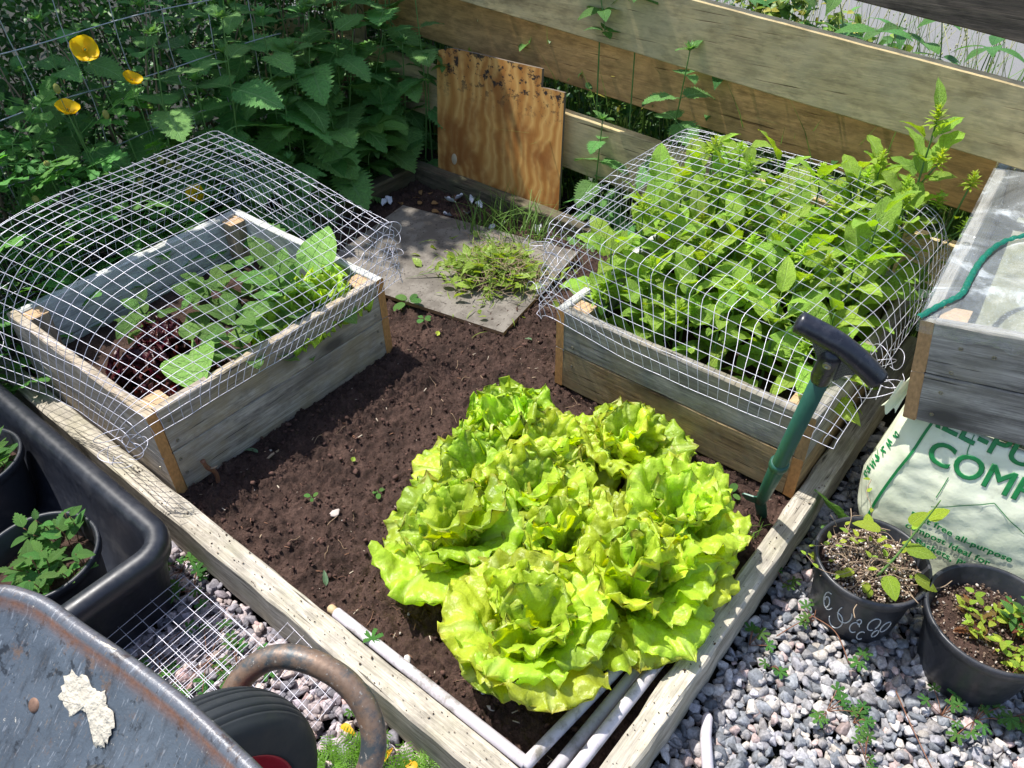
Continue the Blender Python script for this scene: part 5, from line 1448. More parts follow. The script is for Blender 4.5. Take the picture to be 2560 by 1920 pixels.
def lettuce(label, c, s, seed, outer=LO, inner=LI, no=10, ni=7, lean=0.0, tall=1.1, group='lettuces filling the front of the bed'):
    r = random.Random(seed); t = thing('lettuce', label, 'lettuce', c, group); t.scale = (1, 1, tall)
    a0 = r.uniform(0, 6)
    for j in range(no):
        a = a0+j*2*math.pi/no+r.uniform(-.22, .22)
        linkl('leaf', r.choice(outer), t, None, LM(a, r.uniform(.35, 1.15), r.uniform(-.4, .4), (.012*math.cos(a), .012*math.sin(a), r.uniform(0, .012)), s*r.uniform(.88, 1.1)))
    for j in range(ni):
        a = a0+j*2*math.pi/ni+.4+r.uniform(-.2, .2)
        linkl('leaf', r.choice(inner), t, None, LM(a, r.uniform(.95, 1.45), r.uniform(-.4, .4), (.018*math.cos(a), .004*math.sin(a), .02+.01*r.random()), s*r.uniform(.85, 1.1)))
    linkl('stalk', mesh_from('stalk', *tube_arrays([(0, 0, -.02), (0, 0, .03), (0, 0, .05)], [.012, .010, .004], 8), smooth=True), t, M_stem_g)
    return t
zs = -.038
lettuce('frilly bright green lettuce at the back left of the clump', (.575, .590, zs), 1.12, 1, LFr, LFr, 10, 10)
lettuce('upright lettuce at the back right nearest the tan crate', (.685, .345, zs), 1.02, 2)
lettuce('reddish edged lettuce in the middle of the clump', (.455, .430, zs), 1.00, 3)
lettuce('glossy sprawling lettuce at the far left of the clump', (.275, .480, zs), 1.10, 4)
lettuce('yellow green lettuce at the right beside the beam', (.560, .140, zs), 1.05, 5, tall=1.25)
lettuce('big open hearted lettuce at the very front of the clump', (.180, .225, zs), 1.14, 6, tall=1.12)
lettuce('lettuce leaning over the pale poles at front right', (.395, .140, zs), 1.08, 7, tall=1.25)
lettuce('lettuce wedged in the centre between the front and back heads', (.390, .300, zs), .98, 8)
lettuce('lettuce in the gap behind the yellow green one', (.570, .470, zs), 1.0, 9)
lettuce('lettuce squeezed between the frilly one and the left sprawling one', (.430, .560, zs), .95, 10)

# ------------------------------------------------------------------ left crate plants
PT = [leaf_mesh('potato_leaf', Lf_potato, L=1.0, W=.62, shape='ovate', fold=.1, droop=d_, m=3, seed=k_, petiole=.12, n=12, ruffle=.035, rk=3, cup=.2) for k_, d_ in enumerate((.4, .7, .2, .9))]
def bushy(name, label, cat, c, h, n, size, seed, leaves, stem=M_stem_g, group=None, spread=.05, lean=(0, 0), pitch=(-.3, .7)):
    r = random.Random(seed); t = thing(name, label, cat, c, group)
    top = np.array([lean[0], lean[1], h]); P = catmull([(0, 0, -.01), top*.5+np.array([.006, 0, 0]), top], 6)
    linkl('stem', mesh_from('stem', *tube_arrays(P, np.linspace(.0042, .002, len(P)), 6), smooth=True), t, stem)
    a = r.uniform(0, 6)
    for j in range(n):
        f = .25+.75*j/(n-1); a += 2.4; p = P[int(f*(len(P)-1))]; q = r.uniform(0, spread)*(1.2-f)
        loc = (p[0]+q*math.cos(a), p[1]+q*math.sin(a), p[2]+r.uniform(-.008, .008))
        linkl('leaf', r.choice(leaves), t, None, LM(a+r.uniform(-.4, .4), pitch[0]+(pitch[1]-pitch[0])*f+r.uniform(-.25, .25), r.uniform(-.4, .4), loc, size*(1.15-.45*f)*r.uniform(.75, 1.2)))
    return t
bushy('potato_plant', 'potato plant in the middle of the left crate front row', 'potato plant', (.310, 1.22, .085), .17, 20, .120, 61, PT, pitch=(-.2, .8))
bushy('potato_plant', 'taller potato plant right of centre in the left crate', 'potato plant', (.470, 1.24, .085), .21, 22, .125, 62, PT, pitch=(-.2, .8))
bushy('potato_plant', 'shaded potato plant at the back of the left crate', 'potato plant', (.42, 1.52, .085), .10, 14, .085, 63, PT, pitch=(-.2, .5))
bushy('potato_plant', 'shaded potato plant near the back wall of the left crate', 'potato plant', (.25, 1.56, .085), .09, 12, .080, 64, PT, pitch=(-.2, .5))
bushy('potato_plant', 'shaded potato plant in the far corner of the left crate', 'potato plant', (.56, 1.50, .085), .10, 12, .080, 65, PT, pitch=(-.2, .5))
SQ = [leaf_mesh('broad_leaf', Lf_squash, L=1.0, W=.80, shape='ovate', fold=.12, droop=.35, m=4, seed=k_, petiole=.30, n=14, cup=.25, ruffle=.01) for k_ in range(2)]
t = thing('broad_leaved_seedling', 'seedling with one large oval leaf over the front corner post of the left crate', 'seedling', (.24, 1.30, .085))
linkl('leaf', SQ[0], t, None, LM(-2.15, .15, .25, (.0, .0, .105), .165)); linkl('leaf', SQ[1], t, None, LM(1.2, .5, 0, (0, 0, .09), .06))
linkl('stem', mesh_from('stem', *tube_arrays([(0, 0, 0), (.005, 0, .06), (0, 0, .107)], .0035, 6), smooth=True), t, M_stem_g)
t = thing('broad_leaved_seedling', 'seedling with large round leaves at the right end of the left crate', 'seedling', (.56, 1.23, .085))
linkl('leaf', SQ[0], t, None, LM(.5, .75, -.2, (.0, .0, .10), .15)); linkl('leaf', SQ[1], t, None, LM(-1.5, -.25, .2, (0, 0, .12), .12)); linkl('leaf', SQ[1], t, None, LM(2.9, .3, .2, (0, 0, .11), .11))
linkl('stem', mesh_from('stem', *tube_arrays([(0, 0, 0), (.005, 0, .06), (0, 0, .122)], .004, 6), smooth=True), t, M_stem_g)
lettuce('small frilly yellow green lettuce in the right end of the left crate', (.570, 1.20, .095), .78, 21, LFr, LFr, 8, 7, group='lettuces in the left crate')
lettuce('second frilly lettuce beside the potato in the left crate', (.44, 1.19, .095), .72, 22, LFr, LFr, 7, 6, group='lettuces in the left crate')
for k, (x, y, lab) in enumerate([(.115, 1.36, 'dark red lettuce nearest the left wall of the left crate'), (.20, 1.25, 'dark red lettuce under the large oval leaf'), (.22, 1.42, 'dark red lettuce in the shade of the left crate middle'), (.12, 1.24, 'dark red lettuce near the front corner of the left crate')]):
    lettuce(lab, (x, y, .075), .85, 30+k, LRd, LRd, 8, 6, group='red lettuces in the left crate')

# ------------------------------------------------------------------ right crate: bolting spinach
SP = [leaf_mesh('spinach_leaf', Lf_spin, L=1.0, W=w_, shape=s_, fold=.16, droop=d_, m=3, seed=k_, petiole=.22, n=12, ruffle=.05, rk=2.5, cup=.2) for k_, (w_, s_, d_) in enumerate([(.58, 'ovate', .6), (.46, 'ovate', .9), (.62, 'cordate', .5), (.34, 'lance', .7), (.70, 'round', .4), (.5, 'cordate', 1.0)])]
TF = []
for s_ in range(4):
    g = Geo(); rr_ = random.Random(s_)
    for k in range(38):
        f = k/38; L_ = .012+.030*(1-f)*rr_.uniform(.5, 1.1)
        V, F, UV = leaf_arrays(L=L_, W=L_*.30, shape='lance', n=4, m=1, droop=rr_.uniform(.1, .8), seed=k, fold=.3)
        g.add(xf(V, k*2.4, .25+.9*f+rr_.uniform(-.2, .2), 0, (0, 0, .048*f-.010)), F, UV)
    me = g.mesh('tip_tuft', smooth=True, uv=True); me.materials.append(Lf_tip); TF.append(me)
def spinach(label, c, h, n, size, seed, group='bolting spinach plants under the right mesh', lean=(0, 0), tufts=1, name='spinach_plant', tip=True):
    r = random.Random(seed)
    t = bushy(name, label, 'spinach plant', c, h, n, size, seed, SP, group=group, spread=.04, lean=lean, pitch=(-.25, 1.05))
    if tip: linkl('flowering_tip', r.choice(TF), t, None, LM(r.uniform(0, 6), r.uniform(-.2, .2), 0, (lean[0], lean[1], h), r.uniform(.8, 1.1)))
    for q in range(tufts):
        a = r.uniform(0, 6.28); d = r.uniform(.03, .06); hh_ = h*r.uniform(.55, .85); e = (lean[0]*.7+d*math.cos(a), lean[1]*.7+d*math.sin(a), hh_+.04)
        linkl('side_shoot', mesh_from('side_shoot', *tube_arrays([(lean[0]*.5, lean[1]*.5, hh_-.04), e], .0022, 5), smooth=True), t, M_stem_g)
        linkl('flowering_tip', r.choice(TF), t, None, LM(a, 0, 0, e, r.uniform(.6, .9)))
    return t
r = random.Random(99); k = 0
ORD = ['first', 'second', 'third', 'fourth', 'fifth', 'sixth', 'seventh']
for i, x in enumerate(np.arange(.955, 1.50, .098)):
    for j, y in enumerate(np.arange(.62, .06, -.105)):
        if i == 0 and j > 3: continue
        f = (x-.93)/.57
        xx_ = x+(.035 if i == 0 else 0)
        h = .16+.21*f+r.uniform(-.03, .06)
        if i == 0: h *= .85
        spinach('spinach plant in %s row back of the right crate, %s from its left wall' % (ORD[i], ORD[j]), (xx_+r.uniform(-.02, .02), y+r.uniform(-.02, .02), .08), h, 13, .118 if i else .078, 700+k, tufts=1 if (i+j) % 3 == 0 else 0, tip=(i+j) % 2 == 0); k += 1
spinach('tall bolting spinach stem poking through the mesh beside the cold frame', (1.52, .08, .02), .58, 34, .105, 801, group='spinach stems above the mesh', lean=(.02, .015), tufts=5)
spinach('second tall spinach stem through the mesh left of the tallest', (1.535, .155, .02), .46, 28, .105, 802, group='spinach stems above the mesh', lean=(-.01, .03), tufts=3)
spinach('thin leaning spinach stem rightmost above the mesh', (1.50, .02, .10), .38, 5, .055, 803, group='spinach stems above the mesh', lean=(.04, -.04), tufts=2)
spinach('bushy spinach stem between the two tallest at the back right', (1.50, .20, .02), .42, 26, .11, 806, group='spinach stems above the mesh', tufts=3)
spinach('pale green spinach tip rising highest at the left of the mesh', (1.36, .55, .10), .38, 14, .085, 804, group='spinach stems above the mesh', tufts=1)
spinach('dark seed spike right of the pale spinach tip', (1.33, .44, .10), .36, 12, .075, 805, group='spinach stems above the mesh', tufts=1)
bigleaf = thing('dock_plant', 'plant with very large pale crinkled leaves behind the spinach under the mesh', 'dock', (1.47, .36, .08))
BL = leaf_mesh('large_leaf', Lf_spin, L=1.0, W=.74, shape='ovate', fold=.10, droop=.35, m=5, seed=3, petiole=.15, n=18, ruffle=.03, rk=3, cup=.15)
for (az, pt, ro, loc, s) in [(2.6, .55, .2, (0, .10, .18), .20), (1.5, .25, .0, (0, .02, .22), .20), (-1.7, .35, -.2, (.0, -.02, .22), .21), (-2.4, .4, .3, (0, -.16, .18), .19), (.2, .6, 0, (.02, .02, .2), .17)]:
    linkl('leaf', BL, bigleaf, None, LM(az, pt, ro, loc, s))
linkl('stem', mesh_from('stem', *tube_arrays([(0, 0, 0), (0, .02, .12), (0, .02, .22)], .006, 6), smooth=True), bigleaf, M_stem_g)
dk = thing('dock_plant', 'dark rounded leaf against the tan fence board behind the right mesh', 'dock', (1.66, .21, GZ))
Lf_dark = leaf_mat('dark_dock_leaf', (.02, .07, .02), vein=(.05, .12, .05), trans=.2, hue=.02)
DKM = leaf_mesh('dark_leaf', Lf_dark, L=1.0, W=.8, shape='round', fold=.1, droop=.2, m=4, seed=4, petiole=.4, n=14)
linkl('leaf', DKM, dk, None, LM(.5, 1.25, 0, (0, 0, .28), .14)); linkl('leaf', DKM, dk, None, LM(2.0, .7, 0, (0, -.05, .22), .12)); linkl('leaf', DKM, dk, None, LM(-1.6, .5, 0, (0, -.1, .18), .14))
linkl('stem', mesh_from('stem', *tube_arrays([(0, 0, 0), (0, 0, .3)], .004, 6), smooth=True), dk, M_stem_g)
# ================================================================== SMALL THINGS
# grass and weeds beyond the rails
def blades(name, n, xr, yr, hmin, hmax, w, mat, parent, seed, bend=.5, z0=GZ, base=None):
    r = np.random.default_rng(seed); g = []; Fs = []; off = 0
    for i in range(n):
        x, y = r.uniform(*xr), r.uniform(*yr); h = r.uniform(hmin, hmax); a = r.uniform(0, 6.28); b = r.normal(0, bend)*h
        ww = w*r.uniform(.6, 1.3); ca, sa = math.cos(a), math.sin(a); zb = z0 if base is None else base(x, y)
        for k in range(6):
            f = k/5; d = b*f*f; wk = ww*(1-f**2)*.5+.0002
            px, py, pz = x+ca*d, y+sa*d, zb+h*f*(1-.25*abs(b/h)*f)
            g.append((px-sa*wk, py+ca*wk, pz)); g.append((px+sa*wk, py-ca*wk, pz))
        for k in range(5): Fs.append([off+2*k, off+2*k+1, off+2*k+3, off+2*k+2])
        off += 12
    return link(name, mesh_from(name, g, np.array(Fs), smooth=True), parent, mat)
tag(blades('long_grass', 3800, (1.86, 2.75), (-1.1, 2.4), .15, .80, .007, Lf_grass, None, 3, .35), 'long grass and seed stalks growing in the verge beyond the fence', 'grass', kind='stuff')
tag(blades('short_grass', 420, (1.61, 1.80), (-.6, 1.15), .06, .34, .004, Lf_grass, None, 4, .4), 'thin grass blades along the foot of the fence', 'grass', kind='stuff')
WL = [leaf_mesh('verge_leaf', Lf_weed, L=1.0, W=.38, shape='lance', fold=.16, droop=.7, m=2, seed=k_, petiole=.1, n=10) for k_ in range(3)]
r = random.Random(8)
for k, (x, y, h) in enumerate([(1.86, .78, .66), (1.90, .62, .70), (1.95, .50, .70), (1.88, .36, .64), (1.95, .22, .68), (2.0, .10, .62), (1.92, .95, .72), (2.05, .36, .7), (1.95, -.05, .62)]):
    nodes = [(x+r.uniform(-.02, .02), y+r.uniform(-.02, .02), h*f) for f in (.55, .75, .9, 1.05)]
    sprig(['tall willowherb stem showing above the sunlit fence board at left', 'narrow leaved willowherb above the fence board', 'yellowing willowherb stem above the fence board', 'bushy willowherb clump in front of the grey path', 'willowherb stem near the dark rail', 'short willowherb near the right of the grey path', 'willowherb at the top centre beyond the fence', 'willowherb leaning over the grey path', 'willowherb at far right beyond the sunlit board'][k],
          (x, y, GZ), nodes, .10, 60+k, 'willowherb', leaves=WL, name='willowherb', per=5, group='willowherb stems beyond the fence')

# pile of pulled weeds on the flat plywood
wp = thing('weed_pile', 'heap of freshly pulled green weeds on the flat plywood board', 'pulled weeds', (1.19, 1.09, -.02))
def heap(x, y): return .052*math.exp(-(((x-1.16)/.13)**2+((y-1.13)/.14)**2))-.016
g = Geo(); r = random.Random(3)
for i in range(900):
    a = r.uniform(0, 6.28); q = abs(r.gauss(0, .085)); x, y = 1.16+1.15*q*math.cos(a), 1.13+1.2*q*math.sin(a)
    z = heap(x, y)+r.uniform(-.012, .010)
    if r.random() < .42:
        L_ = r.uniform(.016, .055); V, F, UV = leaf_arrays(L=L_, W=L_*r.uniform(.35, .7), shape=r.choice(['ovate', 'lance', 'round']), n=4, m=1, droop=r.uniform(-.2, .9), seed=i, fold=.3)
    else:
        L_ = r.uniform(.03, .085); V, F, UV = leaf_arrays(L=L_, W=.0035, shape='lance', n=6, m=1, droop=r.uniform(-.3, 1.6), seed=i, fold=.4)
    g.add(xf(V, r.uniform(0, 6.28), r.uniform(-.3, .7), r.uniform(-1, 1), (x, y, z)), F, UV)
o = link('weed_leaves', g.mesh('weed_leaves', smooth=True, uv=True), wp, leaf_mat('pulled_weed_leaf', (.26, .38, .06), trans=.35, hue=.02, vein=(.25, .35, .12), nv=4)); o['kind'] = 'stuff'
g = Geo()
for i in range(330):
    a = r.uniform(0, 6.28); q = abs(r.gauss(0, .085)); x, y = 1.17+q*math.cos(a), 1.09+1.1*q*math.sin(a); z = heap(x, y)+.004
    P = [(x, y, z)]; d = r.uniform(0, 6.28)
    for k in range(4): d += r.uniform(-.8, .8); P.append((P[-1][0]+.014*math.cos(d), P[-1][1]+.014*math.sin(d), P[-1][2]+r.uniform(-.004, .008)))
    V, F = tube_arrays(catmull(P, 3), r.uniform(.0004, .0011), 4); g.add(V, F)
o = link('weed_roots', g.mesh('weed_roots'), wp, M_twig); o['kind'] = 'stuff'
grit((1.16, 1.12), .12, .006, 1300, 8, [(.05, .03, .022), (.07, .045, .03)], wp, .002, .006, 'clinging_soil')
tag(blades('grass_clump', 190, (1.30, 1.52), (1.12, 1.42), .05, .16, .0035, Lf_grass, None, 12, .9, z0=-.045), 'uprooted grass tufts scattered behind the weed pile', 'grass', kind='stuff')
o = link('fallen_reed', mesh_from('fallen_reed', *leaf_arrays(L=.34, W=.010, shape='lance', n=12, m=1, droop=.25, seed=1)[:2], smooth=True), None, Lf_grass, LM(2.35, .03, .3, (1.20, 1.10, .012)))
tag(o, 'single broad grass blade lying across the flat plywood', 'grass blade')

# eggshells / petals on the back soil
M_shell = plain('white_shell', (.62, .62, .66), .6, 0, 60, .1, .2)
sp_ = [(1.304, 1.788), (1.334, 1.775), (1.497, 1.596), (1.458, 1.505), (1.508, 1.615), (1.515, 1.536), (1.508, 1.479), (1.408, 1.535), (1.461, 1.346), (1.398, 1.358), (1.492, 1.212), (1.375, 1.188)]
for k, (x, y) in enumerate(sp_):
    V, F, UV = leaf_arrays(L=.034+.008*(k % 3), W=.026, shape='round', n=7, m=3, droop=-.9, cup=.9, ruffle=.12, rk=2, seed=k)
    z = float(soil_h(np.array([x]), np.array([y]))[0])
    o = link('eggshell', mesh_from('eggshell', V, F, smooth=True), None, M_shell, LM(k*1.3, .1, .3*math.sin(k), (x, y, z+.006)))
    tag(o, 'broken piece of white eggshell on the dark soil near the plywood', 'eggshell', 'white eggshell pieces on the soil')
for k, (x, y) in enumerate([(1.40, 1.70), (1.44, 1.73), (1.48, 1.76), (1.43, 1.66), (1.36, 1.74), (1.50, 1.72), (1.39, 1.62)]):
    V, F, UV = leaf_arrays(L=.030, W=.018, shape='ovate', n=6, m=2, droop=.8, seed=k, ruffle=.1)
    o = link('fallen_leaf', mesh_from('fallen_leaf', V, F, uv=UV, smooth=True), None, M_dead, LM(k*1.9, .25, .4, (x, y, float(soil_h(np.array([x]), np.array([y]))[0])+.008)))
    tag(o, 'small tan fallen leaf in the back corner of the bed', 'fallen leaf', 'tan fallen leaves in the back corner')

def sz(x, y): return float(soil_h(np.array([x]), np.array([y]))[0])
# stick, stones, leaf scraps on the soil
t = thing('upright_stick', 'short brown twig stuck upright in the soil by the left crate', 'stick', (.088, 1.079, sz(.088, 1.079)))
linkl('stick', mesh_from('stick', *tube_arrays(catmull([(0, 0, -.02), (.002, -.004, .03), (-.012, -.004, .062), (-.016, -.002, .085)], 4), [.0055]*9+[.005]*3+[.006], 8), smooth=True), t, M_stem_r)
linkl('side_twig', mesh_from('side_twig', *tube_arrays([(-.010, -.004, .055), (-.002, -.016, .060), (.004, -.02, .064)], .0022, 6), smooth=True), t, M_twig)
for k, (x, y, s, c, lab) in enumerate([(.199, .79, .014, (.45, .38, .34), 'largest pale pink stone on the open soil'), (.312, .482, .009, (.42, .4, .38), 'pale chip left of the lettuces'), (.418, .742, .007, (.4, .34, .3), 'small pale pebble in the middle of the soil'),
        (.225, 1.055, .006, (.3, .27, .25), 'small grey pebble in the crate shadow'), (.48, .70, .008, (.25, .24, .24), 'grey pebble behind the lettuce clump'), (.455, .69, .006, (.6, .58, .58), 'white chip beside the grey pebble'), (.03, .40, .012, (.5, .47, .46), 'flat white stone chip by the near board'),
        (.06, .22, .008, (.42, .38, .35), 'pebble near the front corner'), (.08, .25, .006, (.4, .42, .45), 'bluish chip near the front corner')]):
    V, F = rock_proto(200+k, ICO2, 12, (1.5, 1, .6))
    o = link('stone', mesh_from('stone', V*s, F), None, plain('stone_%d' % 1 if False else 'pebble', c, .8, 0, 90, .25, .6, .2), LM(k*1.1, 0, 0, (x, y, sz(x, y)+s*.3)))
    tag(o, lab, 'stone')
def scrap(x, y, L_, W_, az, mat, lab, pitch=.3, name='leaf_scrap', shape='ovate', droop=.4):
    V, F, UV = leaf_arrays(L=L_, W=W_, shape=shape, n=8, m=2, droop=droop, seed=int(x*999), fold=.25, ruffle=.04)
    o = link(name, mesh_from(name, V, F, uv=UV, smooth=True), None, mat, LM(az, pitch, .4, (x, y, sz(x, y)+.006))); tag(o, lab, 'leaf')
Lf_scrap = leaf_mat('scrap_leaf', (.16, .27, .14), trans=.25, hue=.02, vein=(.2, .3, .15))
scrap(.207, 1.11-.03, .045, .016, 1.9, Lf_scrap, 'curled sage green leaf scrap in the shadow of the left crate', .5, droop=1.2)
scrap(.055, .66, .036, .012, .9, Lf_scrap, 'pale green leaf scrap on the soil near the near board', .5)
scrap(.975, .834, .022, .018, 2.0, Lf_scrap, 'tiny pale leaf right of the flat plywood')
scrap(.33, .88, .014, .012, 0.3, Lf_tip, 'tiny bright leaf at the edge of the shadow')
scrap(.82, 1.06, .02, .014, .3, Lf_tip, 'fallen petal scrap below the flat plywood')
t = thing('twig', 'grey twig lying in the shadow of the left crate', 'stick', (.22, 1.04, sz(.22, 1.04)))
linkl('twig', mesh_from('twig', *tube_arrays([(-.02, .0, .006), (0, .003, .008), (.022, .002, .007)], [.003, .0035, .0025], 6), smooth=True), t, M_twig)
SDL = [leaf_mesh('seedling_leaf', Lf_rose, L=1.0, W=.7, shape='round', fold=.15, droop=.3, m=2, seed=k_, petiole=.3, n=8) for k_ in range(2)]
def seedling(lab, x, y, h, n, size, seed, mesh=SDL, z=None, name='seedling', cat='seedling', group=None):
    r = random.Random(seed); z = sz(x, y) if z is None else z
    t = thing(name, lab, cat, (x, y, z), group)
    linkl('stem', mesh_from('stem', *tube_arrays([(0, 0, -.004), (0, .002, h)], .0012, 5), smooth=True), t, M_stem_g)
    for j in range(n): linkl('leaf', r.choice(mesh), t, None, LM(j*6.283/n+r.uniform(-.3, .3), r.uniform(-.1, .5), 0, (0, 0, h*(.6+.4*j/n)), size*r.uniform(.8, 1.2)))
    return t
seedling('round leaved weed seedling between the left crate and the flat plywood', .885, 1.235, .03, 4, .038, 1)
seedling('second weed seedling left of the front of the flat plywood', .85, 1.14, .02, 4, .024, 2)
seedling('tiny green seedling in the middle of the open soil', .30, .76, .012, 3, .014, 3)
seedling('small seedling by the lettuce clump left side', .19, .86, .010, 3, .014, 4)
seedling('small green seedling near the tool blade', .79, .12, .02, 4, .022, 5)
tag(blades('grass_shoots', 14, (.70, .74), (.015, .05), .03, .065, .0022, Lf_grass, None, 55, .4, z0=-.045), 'thin grass shoots growing beside the right beam', 'grass')
tag(blades('grass_shoot', 3, (.90, .905), (.64, .645), .05, .08, .003, Lf_grass, None, 56, .2, z0=-.04), 'grass shoot at the foot of the tan crate board', 'grass')

# ------------------------------------------------------------------ cinquefoil on the gravel
def palmate(k):
    pr = [((0, 0, 0), a, dict(L=.5 if abs(a) < 1.5 else .36, W=.22, shape='spat', serr=.16, teeth=5, droop=.25, m=1, fold=.2, n=8)) for a in (-1.9, -.95, 0, .95, 1.9)]
    return compound('palmate_leaf', Lf_weed, pr, None)
PM = [palmate(k) for k in range(2)]
def cinq(lab, x, y, n, spread, size, seed, z=GZ+.012, group='cinquefoil weeds in the gravel'):
    r = random.Random(seed); t = thing('cinquefoil_weed', lab, 'weed', (x, y, z), group)
    for j in range(n):
        a = r.uniform(0, 6.28); d = spread*math.sqrt(r.random()); e = (d*math.cos(a), d*math.sin(a), r.uniform(.006, .03))
        linkl('runner', mesh_from('runner', *tube_arrays(catmull([(0, 0, 0), (e[0]*.5, e[1]*.5, .014), e], 3), .0009, 4), smooth=True), t, M_stem_r)
        linkl('leaf', r.choice(PM), t, None, LM(a+r.uniform(-.8, .8), r.uniform(-.2, .4), r.uniform(-.3, .3), e, size*r.uniform(.7, 1.2)))
    return t
spots = [(.615, -.259, 3, .02, .045, 'cinquefoil star of leaves just below the chalked pot'), (.483, -.253, 7, .05, .034, 'cinquefoil patch in the middle of the sunlit gravel'), (.492, -.30, 6, .04, .036, 'cinquefoil patch right of the middle patch'),
 (.522, -.075, 4, .035, .036, 'shaded cinquefoil weed beside the right beam'), (.502, -.131, 3, .02, .034, 'shaded cinquefoil weed out on the dark gravel'), (.609, -.424, 6, .045, .036, 'cinquefoil patch below the right hand pot'),
 (.635, -.475, 8, .06, .038, 'cinquefoil patch at the right edge in the sun'), (.440, -.342, 5, .03, .034, 'cinquefoil tuft at the bottom of the gravel'), (.690, -.53, 6, .05, .04, 'cinquefoil patch in the bottom right corner'),
 (.652, -.155, 4, .04, .036, 'cinquefoil runner under the chalked pot'), (.703, -.064, 3, .03, .036, 'shaded cinquefoil between beam and chalked pot'), (.40, -.40, 5, .04, .034, 'cinquefoil at the bottom edge of the photo right'),
 (-.091, .994, 6, .04, .046, 'cinquefoil weed beside the trough corner and near board'), (-.106, .927, 7, .05, .046, 'cinquefoil weed at the end of the mesh panel'), (-.187, .76, 10, .08, .044, 'cinquefoil weed growing under the mesh panel'), (-.157, .70, 8, .07, .044, 'cinquefoil weed at the near end of the mesh panel'),
 (-.235, .86, 9, .08, .044, 'cinquefoil weed in the trough shadow under the mesh panel'), (-.075, .45, 3, .02, .028, 'small weed between the tube hoop and near board')]
for k, (x, y, n, sp2, s, lab) in enumerate(spots): cinq(lab, x, y, n, sp2, s, 900+k)
for k, (pts_, lab) in enumerate([([(.66, -.14, GZ+.02), (.645, -.20, GZ+.03), (.60, -.25, GZ+.02)], 'red runner from the chalked pot over the gravel'), ([(.60, -.34, GZ+.02), (.53, -.40, GZ+.025), (.47, -.47, GZ+.02), (.44, -.56, GZ+.02)], 'long red runner crossing the lower right gravel'),
        ([(.66, -.15, GZ+.02), (.61, -.13, GZ+.03), (.57, -.11, GZ+.018)], 'red runner from the chalked pot toward the beam')]):
    o = tube('weed_runner', catmull(pts_, 6), .0011, M_stem_r, None, 5); tag(o, lab, 'runner')
# feathery yellow-green tansy and fallen yellow leaves at bottom left
g = Geo(); r = random.Random(14)
def feather(size, seed):
    r = random.Random(seed); g = Geo()
    for j in range(9):
        x = .15+.8*j/9
        for sg in (-1, 1):
            for q in range(4):
                a = sg*(.5+.25*q); L_ = .20*(1-.5*j/9)*r.uniform(.7, 1.1)
                V, F, UV = leaf_arrays(L=L_, W=L_*.30, shape='lance', n=3, m=1, droop=.4, seed=j)
                g.add(xf(V, a, r.uniform(-.2, .6), 0, (x+.02*q, sg*.05*q, 0)), F, UV)
    V, F = tube_arrays([(0, 0, 0), (1, 0, 0)], .008, 4); g.add(V, F)
    me = g.mesh('feathery_leaf', smooth=True, uv=True); me.materials.append(Lf_fern); return me
FT = [feather(1, k) for k in range(3)]
def feathery(lab, x, y, n, size, seed, z=GZ+.01):
    r = random.Random(seed); t = thing('feathery_weed', lab, 'weed', (x, y, z))
    for j in range(n): linkl('leaf', r.choice(FT), t, None, LM(j*2.4, r.uniform(.05, .9), r.uniform(-.4, .4), (0, 0, r.uniform(0, .02)), size*r.uniform(.7, 1.2)))
feathery('feathery yellow green weed right of the tube hoop', -.115, .365, 14, .060, 1)
feathery('feathery weed under the wheel front', -.165, .33, 10, .05, 2)
feathery('feathery weed at the bottom edge beside the near board', -.105, .27, 14, .060, 3)
feathery('feathery weed showing inside the tube hoop', -.175, .40, 9, .05, 4)
M_yel = plain('yellow_leaf', (.75, .42, .02), .5, 0, 60, .2, .2, .3, trans=.3)
for k, (x, y) in enumerate([(-.100, .385), (-.112, .40), (-.085, .33), (-.090, .30), (-.08, .415)]):
    V, F, UV = leaf_arrays(L=.036, W=.022, shape='spat', n=8, m=2, droop=.7, seed=k, ruffle=.08, fold=.3)
    o = link('yellow_leaf', mesh_from('yellow_leaf', V, F, uv=UV, smooth=True), None, M_yel, LM(k*1.6, .5, .3, (x, y, GZ+.035)))
    tag(o, 'orange yellow dying leaf among the feathery weeds by the hoop', 'leaf', 'yellow leaves by the hoop')

# ------------------------------------------------------------------ plants in the pots
def potplant(lab, c, n, size, seed, hmax, leaves, mat=M_stem_r, name='potted_seedlings', R=.06, cat='seedlings', pitch=(-.2, .8)):
    r = random.Random(seed); t = thing(name, lab, cat, c)
    for j in range(n):
        a = r.uniform(0, 6.28); q = R*math.sqrt(r.random()); h = r.uniform(.25, 1)*hmax; b = (q*math.cos(a), q*math.sin(a), 0)
        e = (b[0]+r.uniform(-.3, .3)*h, b[1]+r.uniform(-.3, .3)*h, h)
        linkl('stem', mesh_from('stem', *tube_arrays(catmull([b, ((b[0]+e[0])/2+.005, (b[1]+e[1])/2, h*.55), e], 3), .0011, 4), smooth=True), t, mat)
        for k in range(4):
            f = .4+.6*k/3
            linkl('leaf', r.choice(leaves), t, None, LM(a+k*2.1, r.uniform(*pitch), r.uniform(-.4, .4), (b[0]+(e[0]-b[0])*f, b[1]+(e[1]-b[1])*f, h*f), size*r.uniform(.6, 1.2)*(1.1-.3*f)))
    return t
OV = [leaf_mesh('oval_leaf', Lf_rose, L=1.0, W=.52, shape='ovate', fold=.2, droop=d_, m=2, seed=k_, petiole=.06, n=10) for k_, d_ in enumerate((.3, .5))]
SER = [leaf_mesh('toothed_leaf', Lf_rose, L=1.0, W=.6, shape='ovate', serr=.16, teeth=6, fold=.2, droop=.3, m=2, seed=5, petiole=.1)]
potplant('leafy green seedlings with reddish stems in the trough pot', (-.300, 1.085, .030), 24, .046, 1, .095, OV+SER, R=.085)
